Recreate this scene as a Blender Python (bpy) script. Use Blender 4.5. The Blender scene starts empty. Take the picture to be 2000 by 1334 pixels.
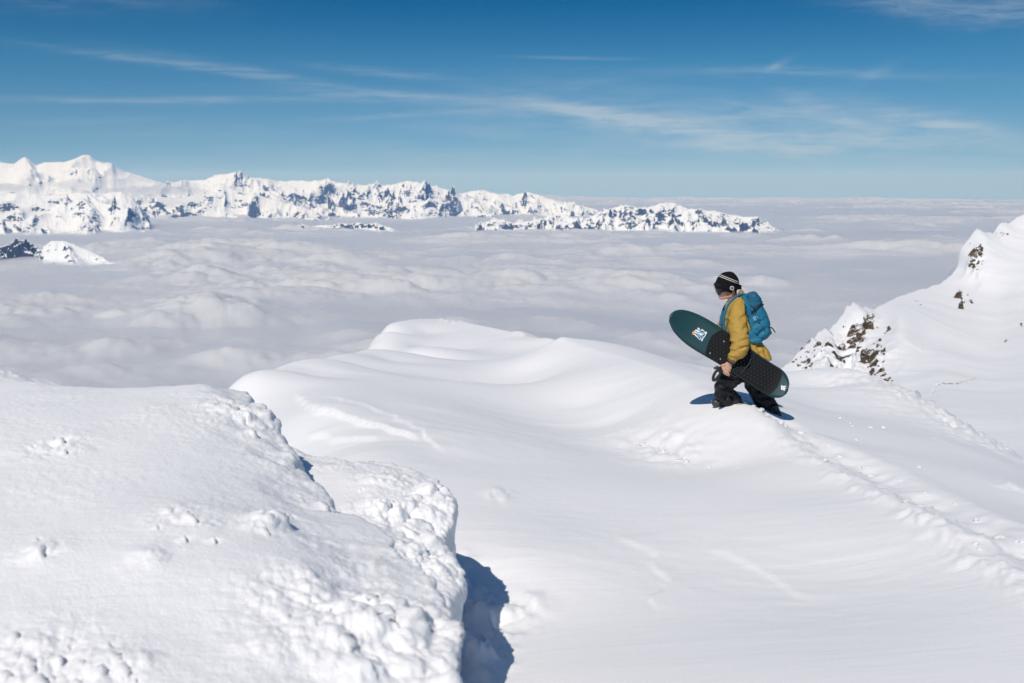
import bpy, bmesh, math, random
import numpy as np
from mathutils import Vector, Matrix

random.seed(7)
rng = np.random.default_rng(7)
sc = bpy.context.scene
COL = sc.collection

# ------------------------------------------------------------------ camera
F = 1944.0                      # focal length in pixels of the 2000 px photograph
PITCH = math.radians(9.2)
CP, SP = math.cos(PITCH), math.sin(PITCH)
EARTH = 6.371e6
CLOUD_Z = -1000.0

cam_d = bpy.data.cameras.new('camera')
cam = bpy.data.objects.new('camera', cam_d)
COL.objects.link(cam)
cam.location = (0, 0, 0)
cam.rotation_euler = (math.radians(90) - PITCH, 0, 0)
cam_d.sensor_width = 36.0
cam_d.lens = F / 2000 * 36
cam_d.clip_start = 0.05
cam_d.clip_end = 400000
cam_d.dof.use_dof = True
cam_d.dof.focus_distance = 10.4
cam_d.dof.aperture_fstop = 3.2
sc.camera = cam

# ------------------------------------------------------------------ light
SUN_AZ = math.radians(-26)       # to the left of straight behind the camera
SUN_EL = math.radians(50)
SX, SY, SZ = (math.cos(SUN_EL) * math.sin(SUN_AZ), -math.cos(SUN_EL) * math.cos(SUN_AZ), math.sin(SUN_EL))
sun_d = bpy.data.lights.new('sun', 'SUN')
sun = bpy.data.objects.new('sun', sun_d)
COL.objects.link(sun)
sun.rotation_euler = Vector((SX, SY, SZ)).to_track_quat('Z', 'Y').to_euler()
sun_d.energy = 3.65
sun_d.angle = math.radians(0.53)
sun_d.color = (1.0, 0.928, 0.838)

world = bpy.data.worlds.new('World')
sc.world = world
world.use_nodes = True
wt = world.node_tree
wt.nodes.clear()


def N(t, kind, **kw):
    n = t.nodes.new(kind)
    for k, v in kw.items():
        if k == 'inp':
            for a, b in v.items():
                n.inputs[a].default_value = b
        else:
            setattr(n, k, v)
    return n


def L(t, a, b):
    t.links.new(a, b)


def MATH(t, op, a, b=None, clamp=False):
    n = t.nodes.new('ShaderNodeMath')
    n.operation = op
    n.use_clamp = clamp
    for i, v in enumerate((a, b)):
        if v is None:
            continue
        if isinstance(v, (int, float)):
            n.inputs[i].default_value = v
        else:
            t.links.new(v, n.inputs[i])
    return n.outputs[0]


def RAMP(t, fac, stops, interp='LINEAR'):
    n = t.nodes.new('ShaderNodeValToRGB')
    cr = n.color_ramp
    cr.interpolation = interp
    while len(cr.elements) > 1:
        cr.elements.remove(cr.elements[-1])
    cr.elements[0].position = stops[0][0]
    for p, c in stops[1:]:
        cr.elements.new(p)
    for e, (p, c) in zip(cr.elements, stops):
        e.color = (c, c, c, 1) if isinstance(c, (int, float)) else (*c, 1)
    t.links.new(fac, n.inputs[0])
    return n.outputs[0]


def NOISE(t, vec, scale, detail=3, rough=0.5, dist=0.0, lac=2.0):
    n = t.nodes.new('ShaderNodeTexNoise')
    n.inputs['Scale'].default_value = scale
    n.inputs['Detail'].default_value = detail
    n.inputs['Roughness'].default_value = rough
    n.inputs['Distortion'].default_value = dist
    n.inputs['Lacunarity'].default_value = lac
    t.links.new(vec, n.inputs['Vector'])
    return n.outputs['Fac']


def MAPPING(t, vec, scale=(1, 1, 1), rot=(0, 0, 0), loc=(0, 0, 0)):
    n = t.nodes.new('ShaderNodeMapping')
    n.inputs['Scale'].default_value = scale
    n.inputs['Rotation'].default_value = rot
    n.inputs['Location'].default_value = loc
    t.links.new(vec, n.inputs['Vector'])
    return n.outputs[0]


def MIXC(t, fac, a, b, mode='MIX'):
    n = t.nodes.new('ShaderNodeMix')
    n.data_type = 'RGBA'
    n.blend_type = mode
    for sock, v in ((n.inputs[0], fac), (n.inputs[6], a), (n.inputs[7], b)):
        if isinstance(v, (int, float)):
            sock.default_value = v
        elif isinstance(v, tuple):
            sock.default_value = (*v, 1)
        else:
            t.links.new(v, sock)
    return n.outputs[2]


# sky: Nishita, tinted teal by height, raised again above the view to lift the shade, thin cirrus laid over it on a high shell
sky = N(wt, 'ShaderNodeTexSky', sky_type='NISHITA', sun_disc=False, sun_elevation=SUN_EL,
        sun_rotation=math.pi + SUN_AZ * -1, altitude=2900.0, air_density=1.0, dust_density=0.35, ozone_density=2.2)
geo = N(wt, 'ShaderNodeNewGeometry')
vec = N(wt, 'ShaderNodeTexCoord').outputs['Generated']
sep = N(wt, 'ShaderNodeSeparateXYZ')
L(wt, vec, sep.inputs[0])
zc = MATH(wt, 'MAXIMUM', sep.outputs[2], 0.0)
zz = MATH(wt, 'ADD', zc, 0.055)
cx = MATH(wt, 'DIVIDE', sep.outputs[0], zz)
cy = MATH(wt, 'DIVIDE', sep.outputs[1], zz)
cmb = N(wt, 'ShaderNodeCombineXYZ')
L(wt, cx, cmb.inputs[0]); L(wt, cy, cmb.inputs[1])
plane = cmb.outputs[0]
# wisps: each a long feathered streak at a fixed bearing and height in the sky
sx_ = MATH(wt, 'DIVIDE', sep.outputs[0], MATH(wt, 'MAXIMUM', sep.outputs[1], 0.15))
sz_ = MATH(wt, 'DIVIDE', sep.outputs[2], MATH(wt, 'MAXIMUM', sep.outputs[1], 0.15))
wn = N(wt, 'ShaderNodeCombineXYZ'); L(wt, sx_, wn.inputs[0]); L(wt, MATH(wt, 'MULTIPLY', sz_, 2.5), wn.inputs[1])
warp = N(wt, 'ShaderNodeTexNoise', inp={'Scale': 7.0, 'Detail': 4.0, 'Roughness': 0.6}); L(wt, wn.outputs[0], warp.inputs['Vector'])
wsep = N(wt, 'ShaderNodeSeparateColor'); L(wt, warp.outputs['Color'], wsep.inputs[0])
FIB = []
for su, sv, rot in ((14.0, 120.0, -0.09), (18.0, 230.0, -0.07)):
    fv = N(wt, 'ShaderNodeCombineXYZ'); L(wt, sx_, fv.inputs[0]); L(wt, sz_, fv.inputs[1])
    wa = N(wt, 'ShaderNodeVectorMath', operation='MULTIPLY_ADD'); L(wt, warp.outputs['Color'], wa.inputs[0]); wa.inputs[1].default_value = (0.05, 0.012, 0); L(wt, fv.outputs[0], wa.inputs[2])
    FIB.append(RAMP(wt, NOISE(wt, MAPPING(wt, wa.outputs[0], (su, sv, 1), (0, 0, rot)), 1.0, 6, 0.66, 0.5), [(0.27, 0.0), (0.62, 1.0)]))
ci = None
STREAKS = [  # bearing/height given as picture pixels, half length, half width, slope, strength
    (1300, 250, 330, 24, 0.105, 0.70), (1480, 285, 260, 18, 0.03, 0.55), (1620, 240, 330, 30, 0.09, 0.62), (1880, 262, 130, 18, 0.25, 0.5), (1180, 225, 160, 12, 0.16, 0.6), (1540, 150, 300, 9, 0.02, 0.26), (1500, 138, 26, 7, -0.5, 0.30),
    (860, 197, 260, 9, 0.06, 0.36), (520, 150, 200, 10, 0.17, 0.30), (300, 128, 190, 8, 0.14, 0.28), (330, 199, 330, 7, -0.01, 0.36), (760, 150, 140, 8, 0.10, 0.22), (1110, 122, 100, 3, 0.02, 0.30),
    (820, 225, 200, 5, -0.07, 0.28), (180, 238, 160, 7, 0.0, 0.16), (960, 258, 160, 14, 0.06, 0.24), (1150, 175, 220, 22, 0.06, 0.14), (1850, 20, 300, 34, 0.10, 0.40), (210, 12, 230, 24, 0.02, 0.16), (1690, 150, 40, 12, -0.4, 0.15),
    (700, 308, 400, 22, 0.0, 0.20), (1450, 318, 420, 20, 0.0, 0.18), (1060, 300, 300, 10, -0.02, 0.16), (380, 262, 300, 16, 0.0, 0.12)]
for k, (px, py, hl, hw, sl, stg) in enumerate(STREAKS):
    u = MATH(wt, 'SUBTRACT', MATH(wt, 'MULTIPLY', sx_, F), px - 1000.0)
    v = MATH(wt, 'SUBTRACT', 351.0 - py, MATH(wt, 'MULTIPLY', sz_, F))
    v = MATH(wt, 'SUBTRACT', v, MATH(wt, 'MULTIPLY', u, sl))
    v = MATH(wt, 'ADD', v, MATH(wt, 'MULTIPLY', MATH(wt, 'SUBTRACT', wsep.outputs[k % 3], 0.5), hw * 3.4))
    un = MATH(wt, 'DIVIDE', u, hl); vn = MATH(wt, 'DIVIDE', v, hw)
    e = MATH(wt, 'ADD', MATH(wt, 'MULTIPLY', un, un), MATH(wt, 'MULTIPLY', vn, vn))
    g = MATH(wt, 'EXPONENT', MATH(wt, 'MULTIPLY', e, -1.0))
    fib = FIB[0] if hw > 11 else FIB[1]
    q = MATH(wt, 'MULTIPLY', MATH(wt, 'MULTIPLY', g, fib), stg)
    ci = q if ci is None else MATH(wt, 'ADD', ci, q)
ci = MATH(wt, 'MULTIPLY', ci, MATH(wt, 'GREATER_THAN', sep.outputs[1], 0.16))
ci = MATH(wt, 'MINIMUM', MATH(wt, 'MULTIPLY', ci, 0.82), 0.6)
grade = RAMP(wt, zc, [(0.0, (0.285, 0.465, 0.68)), (0.020, (0.275, 0.445, 0.63)), (0.060, (0.245, 0.445, 0.59)), (0.112, (0.135, 0.42, 0.56)), (0.165, (0.012, 0.305, 0.475)), (0.40, (0.09, 0.46, 0.64)), (1.0, (0.42, 0.76, 0.95))])
tint = MIXC(wt, 1.0, sky.outputs[0], grade, 'MULTIPLY')
withc = MIXC(wt, ci, tint, (5.3, 6.1, 6.7))
bg = N(wt, 'ShaderNodeBackground', inp={'Strength': 0.10})
L(wt, withc, bg.inputs['Color'])
wo = N(wt, 'ShaderNodeOutputWorld')
L(wt, bg.outputs[0], wo.inputs['Surface'])

sc.view_settings.view_transform = 'Standard'
sc.view_settings.look = 'None'
sc.view_settings.exposure = 0.0
sc.view_settings.gamma = 1.0
sc.view_settings.use_curve_mapping = False
sc.cycles.max_bounces = 8
sc.cycles.diffuse_bounces = 4
sc.cycles.volume_bounces = 3
sc.cycles.transparent_max_bounces = 16
sc.cycles.use_denoising = True


# ------------------------------------------------------------------ helpers
def at(px, py, d):
    """world point seen at pixel (px,py) of the 2000x1334 photograph at depth d (m) along the view axis"""
    dx = (px - 1000) / F
    dz = (667 - py) / F
    return Vector((dx * d, d * (CP + dz * SP), d * (-SP + dz * CP)))


def tag(o, label=None, cat=None, group=None, kind=None):
    if label: o['label'] = label
    if cat: o['category'] = cat
    if group: o['group'] = group
    if kind: o['kind'] = kind
    return o


def link(name, me, mat=None, parent=None):
    o = bpy.data.objects.new(name, me)
    COL.objects.link(o)
    if mat is not None and me is not None:
        for m in (mat if isinstance(mat, (list, tuple)) else [mat]):
            me.materials.append(m)
    if parent is not None:
        o.parent = parent
    return o


def empty(name, loc=(0, 0, 0)):
    o = bpy.data.objects.new(name, None)
    COL.objects.link(o)
    o.location = loc
    o.empty_display_size = 0.1
    return o


def grid_mesh(name, P, smooth=True, flip=False):
    """P: (rows, cols, 3) numpy array -> mesh"""
    r, c, _ = P.shape
    me = bpy.data.meshes.new(name)
    me.vertices.add(r * c)
    me.vertices.foreach_set('co', P.reshape(-1).astype(np.float32))
    i = np.arange(r * c).reshape(r, c)
    q = np.stack([i[:-1, :-1], i[:-1, 1:], i[1:, 1:], i[1:, :-1]], -1).reshape(-1, 4)
    if flip:
        q = q[:, ::-1]
    n = len(q)
    me.loops.add(n * 4)
    me.loops.foreach_set('vertex_index', q.reshape(-1).astype(np.int32))
    me.polygons.add(n)
    me.polygons.foreach_set('loop_start', np.arange(0, n * 4, 4, dtype=np.int32))
    me.polygons.foreach_set('loop_total', np.full(n, 4, dtype=np.int32))
    me.polygons.foreach_set('use_smooth', np.full(n, smooth))
    me.update(calc_edges=True)
    return me


# numpy gradient noise ------------------------------------------------
_T = np.random.default_rng(11)
_PERM = np.concatenate([_T.permutation(1024)] * 2)
_G = _T.normal(size=(1024, 3)); _G /= np.linalg.norm(_G, axis=1)[:, None]
_J = _T.random((1024, 3))


def _h(ix, iy, iz):
    return _PERM[(_PERM[(_PERM[ix & 1023] + iy) & 1023] + iz) & 1023]


def perlin(x, y, z=None):
    x = np.asarray(x, float); y = np.asarray(y, float)
    z = np.full_like(x, 0.37) if z is None else np.asarray(z, float)
    xi, yi, zi = np.floor(x).astype(int), np.floor(y).astype(int), np.floor(z).astype(int)
    xf, yf, zf = x - xi, y - yi, z - zi
    u, v, w = [t * t * t * (t * (t * 6 - 15) + 10) for t in (xf, yf, zf)]
    res = 0
    for a in (0, 1):
        for b in (0, 1):
            for c in (0, 1):
                g = _G[_h(xi + a, yi + b, zi + c)]
                d = g[..., 0] * (xf - a) + g[..., 1] * (yf - b) + g[..., 2] * (zf - c)
                res = res + d * (u if a else 1 - u) * (v if b else 1 - v) * (w if c else 1 - w)
    return res * 1.5


def fbm(x, y, z=None, octv=5, gain=0.5, lac=2.03):
    s, a, f = 0, 1.0, 1.0
    for k in range(octv):
        s = s + a * perlin(x * f + 17.3 * k, y * f - 9.1 * k, None if z is None else z * f + 5.7 * k)
        a *= gain; f *= lac
    return s


def ridged(x, y, octv=5, gain=0.5, lac=2.1):
    s, a, f, w = 0, 1.0, 1.0, 1.0
    for k in range(octv):
        n = 1 - np.abs(perlin(x * f + 31.7 * k, y * f + 12.9 * k)) * 1.6
        n = np.clip(n, 0, 1) ** 2 * w
        w = np.clip(n * 1.6, 0, 1)
        s = s + a * n
        a *= gain; f *= lac
    return s


def worley(x, y, z):
    x, y, z = [np.asarray(t, float) for t in (x, y, z)]
    xi, yi, zi = np.floor(x).astype(int), np.floor(y).astype(int), np.floor(z).astype(int)
    best = np.full(x.shape, 9.0)
    for a in (-1, 0, 1):
        for b in (-1, 0, 1):
            for c in (-1, 0, 1):
                j = _J[_h(xi + a, yi + b, zi + c)]
                d = (xi + a + j[..., 0] - x) ** 2 + (yi + b + j[..., 1] - y) ** 2 + (zi + c + j[..., 2] - z) ** 2
                best = np.minimum(best, d)
    return np.sqrt(best)


def sstep(a, b, x):
    t = np.clip((x - a) / (b - a), 0, 1)
    return t * t * (3 - 2 * t)


def dens(pts, step=22.0):
    """Catmull-Rom through (px, py, depth) control triples, resampled"""
    p = np.array(pts, float)
    e = np.vstack([2 * p[0] - p[1], p, 2 * p[-1] - p[-2]])
    out = []
    for i in range(1, len(e) - 2):
        n = max(1, int(np.hypot(*(e[i + 1] - e[i])[:2]) / step))
        for k in range(n):
            t = k / n
            out.append(0.5 * (2 * e[i] + (e[i + 1] - e[i - 1]) * t + (2 * e[i - 1] - 5 * e[i] + 4 * e[i + 1] - e[i + 2]) * t * t
                              + (3 * e[i] - e[i - 1] - 3 * e[i + 1] + e[i + 2]) * t ** 3))
    out.append(p[-1])
    return [tuple(q) for q in out]


def masked(fn, m, *args, eps=0.004):
    """evaluate fn only where the mask m matters"""
    out = np.zeros(np.shape(m))
    k = m > eps
    if k.any():
        out[k] = fn(*[a[k] for a in args])
    return out


class TPS:
    def __init__(self, pts, reg=1e-4):
        p = np.array(pts, float)
        self.c = p[:, :2]
        n = len(p)
        K = self._k(self.c, self.c) + np.diag(np.broadcast_to(reg, n))
        A = np.zeros((n + 3, n + 3))
        A[:n, :n] = K
        A[:n, n] = 1; A[:n, n + 1:] = self.c
        A[n, :n] = 1; A[n + 1:, :n] = self.c.T
        b = np.concatenate([p[:, 2], np.zeros(3)])
        self.w = np.linalg.solve(A, b)

    @staticmethod
    def _k(a, b):
        d2 = ((a[:, None, :] - b[None, :, :]) ** 2).sum(-1)
        return 0.5 * d2 * np.log(d2 + 1e-12)

    def __call__(self, x, y):
        sh = np.shape(x)
        q = np.stack([np.ravel(x), np.ravel(y)], -1)
        out = np.empty(len(q))
        n = len(self.c)
        for i in range(0, len(q), 40000):
            s = q[i:i + 40000]
            out[i:i + 40000] = self._k(s, self.c) @ self.w[:n] + self.w[n] + s @ self.w[n + 1:]
        return out.reshape(sh)


def poly_dist(x, y, pts):
    """distance to a polyline in plan, the parameter along it (0..1) and the side (+ = left of travel)"""
    p = np.array([(a[0], a[1]) for a in pts], float)
    best = np.full(np.shape(x), 1e9); par = np.zeros(np.shape(x)); side = np.zeros(np.shape(x))
    n = len(p) - 1
    for i in range(n):
        a, b = p[i], p[i + 1]
        d = b - a
        t = np.clip(((x - a[0]) * d[0] + (y - a[1]) * d[1]) / (d @ d), 0, 1)
        ex, ey = x - a[0] - t * d[0], y - a[1] - t * d[1]
        dd = np.hypot(ex, ey)
        m = dd < best
        best = np.where(m, dd, best)
        par = np.where(m, (i + t) / n, par)
        side = np.where(m, np.sign(d[0] * ey - d[1] * ex), side)
    return best, par, side


def poly_sd(x, y, pts):
    """signed distance to a closed polygon in plan (negative inside)"""
    p = [(a[0], a[1]) for a in pts]
    d, _, _ = poly_dist(x, y, p + [p[0]])
    inside = np.zeros(np.shape(x), bool)
    n = len(p)
    for i in range(n):
        (x1, y1), (x2, y2) = p[i], p[(i + 1) % n]
        if y1 == y2:
            continue
        c = ((y1 > y) != (y2 > y)) & (x < (x2 - x1) * (y - y1) / (y2 - y1) + x1)
        inside ^= c
    return np.where(inside, -d, d)


def grid_normals(P):
    du = np.gradient(P, axis=1); dv = np.gradient(P, axis=0)
    n = np.cross(du, dv)
    n /= np.linalg.norm(n, axis=-1)[..., None] + 1e-12
    n *= np.where(n[..., 2:3] < 0, -1, 1)
    return n


# ------------------------------------------------------------------ materials
def new_mat(name):
    m = bpy.data.materials.new(name)
    m.use_nodes = True
    t = m.node_tree
    b = t.nodes['Principled BSDF']
    return m, t, b


def simple_mat(name, col, rough=0.7, metal=0.0, spec=0.5, grain=0.0, gscale=200, bump=0.0, bscale=300):
    m, t, b = new_mat(name)
    b.inputs['Roughness'].default_value = rough
    b.inputs['Metallic'].default_value = metal
    b.inputs['Specular IOR Level'].default_value = spec
    co = N(t, 'ShaderNodeTexCoord').outputs['Object']
    if grain > 0:
        n = NOISE(t, co, gscale, 4, 0.6)
        c = MIXC(t, n, tuple(x * (1 - grain) for x in col), tuple(min(1, x * (1 + grain)) for x in col))
        L(t, c, b.inputs['Base Color'])
    else:
        b.inputs['Base Color'].default_value = (*col, 1)
    if bump > 0:
        bp = N(t, 'ShaderNodeBump', inp={'Strength': 1.0, 'Distance': bump})
        L(t, NOISE(t, co, bscale, 3, 0.6), bp.inputs['Height'])
        L(t, bp.outputs[0], b.inputs['Normal'])
    return m


def snow_mat(name, grain_scale=260.0, grain=0.0016, ripple=0.004, ripple_scale=5.0, col=(0.86, 0.865, 0.875)):
    m, t, b = new_mat(name)
    b.inputs['Roughness'].default_value = 0.62
    b.inputs['Specular IOR Level'].default_value = 0.22
    co = N(t, 'ShaderNodeTexCoord').outputs['Object']
    n0 = NOISE(t, co, 1.3, 4, 0.55)
    L(t, MIXC(t, n0, tuple(c * 0.975 for c in col), col), b.inputs['Base Color'])
    g = NOISE(t, co, grain_scale, 3, 0.65)
    b1 = N(t, 'ShaderNodeBump', inp={'Strength': 1.0, 'Distance': grain})
    L(t, g, b1.inputs['Height'])
    rp = NOISE(t, MAPPING(t, co, (ripple_scale * 0.45, ripple_scale * 3.2, ripple_scale), (0, 0, 0.35)), 1.0, 5, 0.6, 0.8)
    rp2 = NOISE(t, MAPPING(t, co, (ripple_scale * 1.6, ripple_scale * 11, ripple_scale * 3), (0, 0, -0.25)), 1.0, 3, 0.6, 1.2)
    patch = RAMP(t, NOISE(t, co, ripple_scale * 0.22, 3, 0.5), [(0.42, 0.0), (0.62, 1.0)])
    rp = MATH(t, 'ADD', rp, MATH(t, 'MULTIPLY', MATH(t, 'MULTIPLY', rp2, patch), 0.75))
    b2 = N(t, 'ShaderNodeBump', inp={'Strength': 1.0, 'Distance': ripple})
    L(t, rp, b2.inputs['Height'])
    L(t, b1.outputs[0], b2.inputs['Normal'])
    L(t, b2.outputs[0], b.inputs['Normal'])
    return m


M_SNOW = snow_mat('wind_packed_snow', 160.0, 0.0016, 0.0042, 2.6)
M_RIME = snow_mat('rime_snow', 85.0, 0.0035, 0.003, 8.0, (0.87, 0.875, 0.885))


def rock_mat(name, dark, light, scale, snow_lo=0.55, snow_hi=0.75, snow=(0.86, 0.865, 0.875)):
    m, t, b = new_mat(name)
    b.inputs['Roughness'].default_value = 0.85
    b.inputs['Specular IOR Level'].default_value = 0.2
    co = N(t, 'ShaderNodeTexCoord').outputs['Object']
    n1 = NOISE(t, co, scale, 5, 0.65)
    rock = RAMP(t, n1, [(0.3, dark), (0.55, tuple((a + c) / 2 for a, c in zip(dark, light))), (0.75, light)])
    gn = N(t, 'ShaderNodeNewGeometry')
    sp = N(t, 'ShaderNodeSeparateXYZ'); L(t, gn.outputs['Normal'], sp.inputs[0])
    nz = MATH(t, 'ADD', sp.outputs[2], MATH(t, 'MULTIPLY', MATH(t, 'SUBTRACT', NOISE(t, co, scale * 0.8, 5, 0.7), 0.5), 0.7))
    f = RAMP(t, nz, [(snow_lo, 0.0), (snow_hi, 1.0)])
    L(t, MIXC(t, f, rock, snow), b.inputs['Base Color'])
    bp = N(t, 'ShaderNodeBump', inp={'Strength': 0.9, 'Distance': 0.4 / scale})
    L(t, NOISE(t, co, scale * 3, 5, 0.7), bp.inputs['Height'])
    L(t, bp.outputs[0], b.inputs['Normal'])
    return m

# ================================================================== NEAR TERRAIN
# plan view in metres round the photographer's eye; heights measured below the eye
RIDGE_PX = dens([(2120, 1170, 4.6), (2000, 1105, 5.2), (1850, 1030, 6.0), (1700, 955, 7.3), (1600, 900, 8.5), (1570, 876, 8.95), (1545, 848, 9.4), (1510, 817, 9.8), (1469, 797, 10.15), (1435, 788, 10.4), (1405, 780, 10.7),
                 (1370, 763, 11.3), (1340, 745, 12.1), (1260, 712, 14.2), (1180, 690, 16.2), (1095, 670, 18.5)], 25)
RIDGE = [at(*p) for p in RIDGE_PX]
ctrl = list(RIDGE)
NRIDGE = len(ctrl)
vis = [  # px, py, depth on the camera side of the ridge
    (1100, 1334, 4.25), (1300, 1334, 4.1), (1600, 1334, 3.9), (1850, 1334, 3.8), (2050, 1334, 3.75), (1300, 1100, 6.0), (1500, 1200, 5.0), (1700, 1130, 5.5),
    (1900, 1180, 4.75), (1500, 1000, 6.9), (1600, 960, 7.5), (1300, 960, 7.75), (1100, 1000, 7.05), (1000, 1080, 5.9),
    (1010, 1290, 4.65), (900, 1220, 5.3), (930, 1140, 5.8), (1000, 850, 10.0), (1100, 880, 9.4), (1200, 940, 8.1), (880, 800, 11.2),
    (750, 800, 10.8), (700, 880, 8.4), (850, 900, 8.4), (930, 930, 7.8), (640, 790, 10.6), (900, 745, 14.0),
    (560, 760, 12.6), (610, 738, 14.0), (690, 722, 16.4), (640, 765, 12.0), (760, 707, 18.3), (850, 716, 17.4), (1020, 756, 15.9), (1140, 792, 13.0), (1200, 832, 11.6), (1260, 880, 10.0), (1400, 917, 8.9), (1540, 905, 8.35),
    # far side of the ridge, on the right
    (1600, 800, 13.6), (1700, 830, 11.8), (1850, 900, 9.3), (2000, 990, 7.4), (1512, 808, 10.3), (1545, 823, 10.2), (1562, 803, 11.6), (1470, 776, 11.6), (1592, 852, 9.9), (1480, 760, 15.2), (1400, 735, 17.5), (1620, 760, 17.5),
    (1750, 800, 14.2), (1900, 880, 10.6), (2080, 980, 7.9),
    *dens([(1480, 733, 20.2), (1540, 736, 20.5), (1600, 741, 20.4), (1660, 747, 20), (1740, 761, 18.5), (1850, 812, 15.5), (1950, 872, 13), (2060, 940, 11)], 30),
]
ctrl += [at(*p) for p in vis]
# near crest on the left and the rounded hump behind it
CREST_PX = dens([(460, 742, 13.0), (520, 729, 14.4), (580, 715, 16.0), (645, 704, 18.2), (708, 695, 20.0), (760, 687, 21.0), (820, 694, 20.5), (900, 705, 19.2), (980, 716, 17.8), (1040, 727, 17.0)], 30)
HUMP_PX = dens([(712, 690, 29.5), (735, 655, 31), (755, 638, 33), (775, 630, 34.5), (800, 625, 35.5), (830, 622, 36), (870, 623, 36), (900, 627, 35.5), (950, 637, 34), (1000, 648, 32), (1050, 660, 29.5), (1085, 668, 27.5), (1130, 676, 25.5), (1200, 685, 23), (1270, 696, 21.5), (1330, 708, 20.5)], 24)
HUMP = [at(*p) for p in HUMP_PX]
ctrl += [at(*p) for p in CREST_PX + HUMP_PX]
ctrl += [at(*p) for p in [(760, 660, 31.5), (830, 650, 33), (900, 650, 32.5), (830, 680, 29.7), (900, 685, 28.9), (960, 690, 27), (1000, 700, 25), (1040, 695, 24.5)]]
ctrl += [at(*p) for p in [(1078, 683, 18.2), (1050, 697, 17.8), (1015, 711, 17.6), (1130, 705, 16.3)]]
ctrl += [Vector(((px - 1000) / F * d, d / CP + z * SP / CP, z)) for px, d, z in [(1100, 21.5, -3.72), (1060, 20.6, -3.80), (1015, 20.2, -3.85)]]
ctrl += [at(px, py, d) + Vector((0.15 * d * (px - 900) / F, 4.0, -0.25)) for px, py, d in HUMP_PX[::2]]
ctrl += [at(px, py, d) + Vector((-0.5, 1.8, -0.9)) for px, py, d in CREST_PX[:9:2]]
hid = [  # px, depth, z of ground hidden behind the skylines
    (440, 16, -5.5), (570, 20, -6.5), (690, 25, -7.0), (250, 13, -5.0), (650, 31, -7.5), (720, 44, -6.0), (830, 50, -6.2), (950, 48, -6.2), (1080, 42, -6.0),
    (1200, 31, -9.0), (1350, 29, -8.5), (1540, 27, -8.5), (1700, 26, -8.8), (1850, 23, -9), (2000, 20, -9), (2150, 17, -8.5), (1000, 62, -24), (500, 40, -22),
    (1500, 50, -22), (2000, 45, -24), (0, 20, -10), (-400, 14, -7),
    (760, 26.0, -4.85), (860, 24.0, -4.6),
]
for px, d, z in hid:
    y = (d - 0) / CP + z * SP / CP
    ctrl.append(Vector(((px - 1000) / F * d, y, z)))
# ground under and round the photographer and under the rime mound
ctrl += [Vector(p) for p in [(0.3, 0.3, -1.72), (1.5, 0.8, -1.75), (-1.0, 0.6, -1.95), (0.5, 2.2, -1.9), (1.9, 2.0, -1.8), (-1.0, 2.4, -2.3), (-1.6, 4.4, -2.35),
                             (-2.8, 5.2, -2.5), (-3.4, 3.0, -2.5), (-0.8, 6.0, -2.25), (-2.2, 8.2, -2.75), (-3.6, 9.5, -3.4), (3.6, 2.5, -2.1), (6, 4, -3.3), (8, 8, -4.6), (11, 16, -7)]]
REG = np.full(len(ctrl), 0.05); REG[NRIDGE:NRIDGE + len(vis)] = 0.12
T_NEAR = TPS(ctrl, REG)

TRACK = [at(*p) for p in [(1512, 812, 10.25), (1545, 830, 9.75), (1625, 878, 8.75), (1705, 920, 7.95), (1800, 975, 6.95), (1900, 1030, 6.1), (2000, 1086, 5.4), (2120, 1150, 4.8)]]
# little wind-cut steps on the left slope (plan polylines) : height, sharpness
STEPS = [([(582, 748, 12.6), (585, 775, 11.3), (600, 788, 10.8), (640, 803, 10.3), (690, 813, 10.0), (740, 832, 9.6), (790, 845, 9.3), (830, 858, 9.0)], 0.045),
         ([(620, 770, 11.6), (680, 790, 10.9), (740, 806, 10.4), (800, 830, 9.8), (850, 862, 9.1), (880, 890, 8.6)], 0.018),
         ([(600, 822, 9.9), (640, 838, 9.5), (690, 845, 9.3), (740, 855, 9.1)], 0.030),
         ([(1360, 1070, 6.2), (1450, 1080, 6.0), (1530, 1130, 5.5), (1600, 1180, 5.1)], 0.010),
         ([(1200, 1050, 6.5), (1260, 1080, 6.2), (1285, 1130, 5.7), (1290, 1200, 5.1)], 0.012),
         ([(1760, 1000, 6.6), (1790, 1035, 6.2), (1850, 1075, 5.7), (1930, 1120, 5.15), (2010, 1160, 4.75)], 0.02)]


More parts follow.
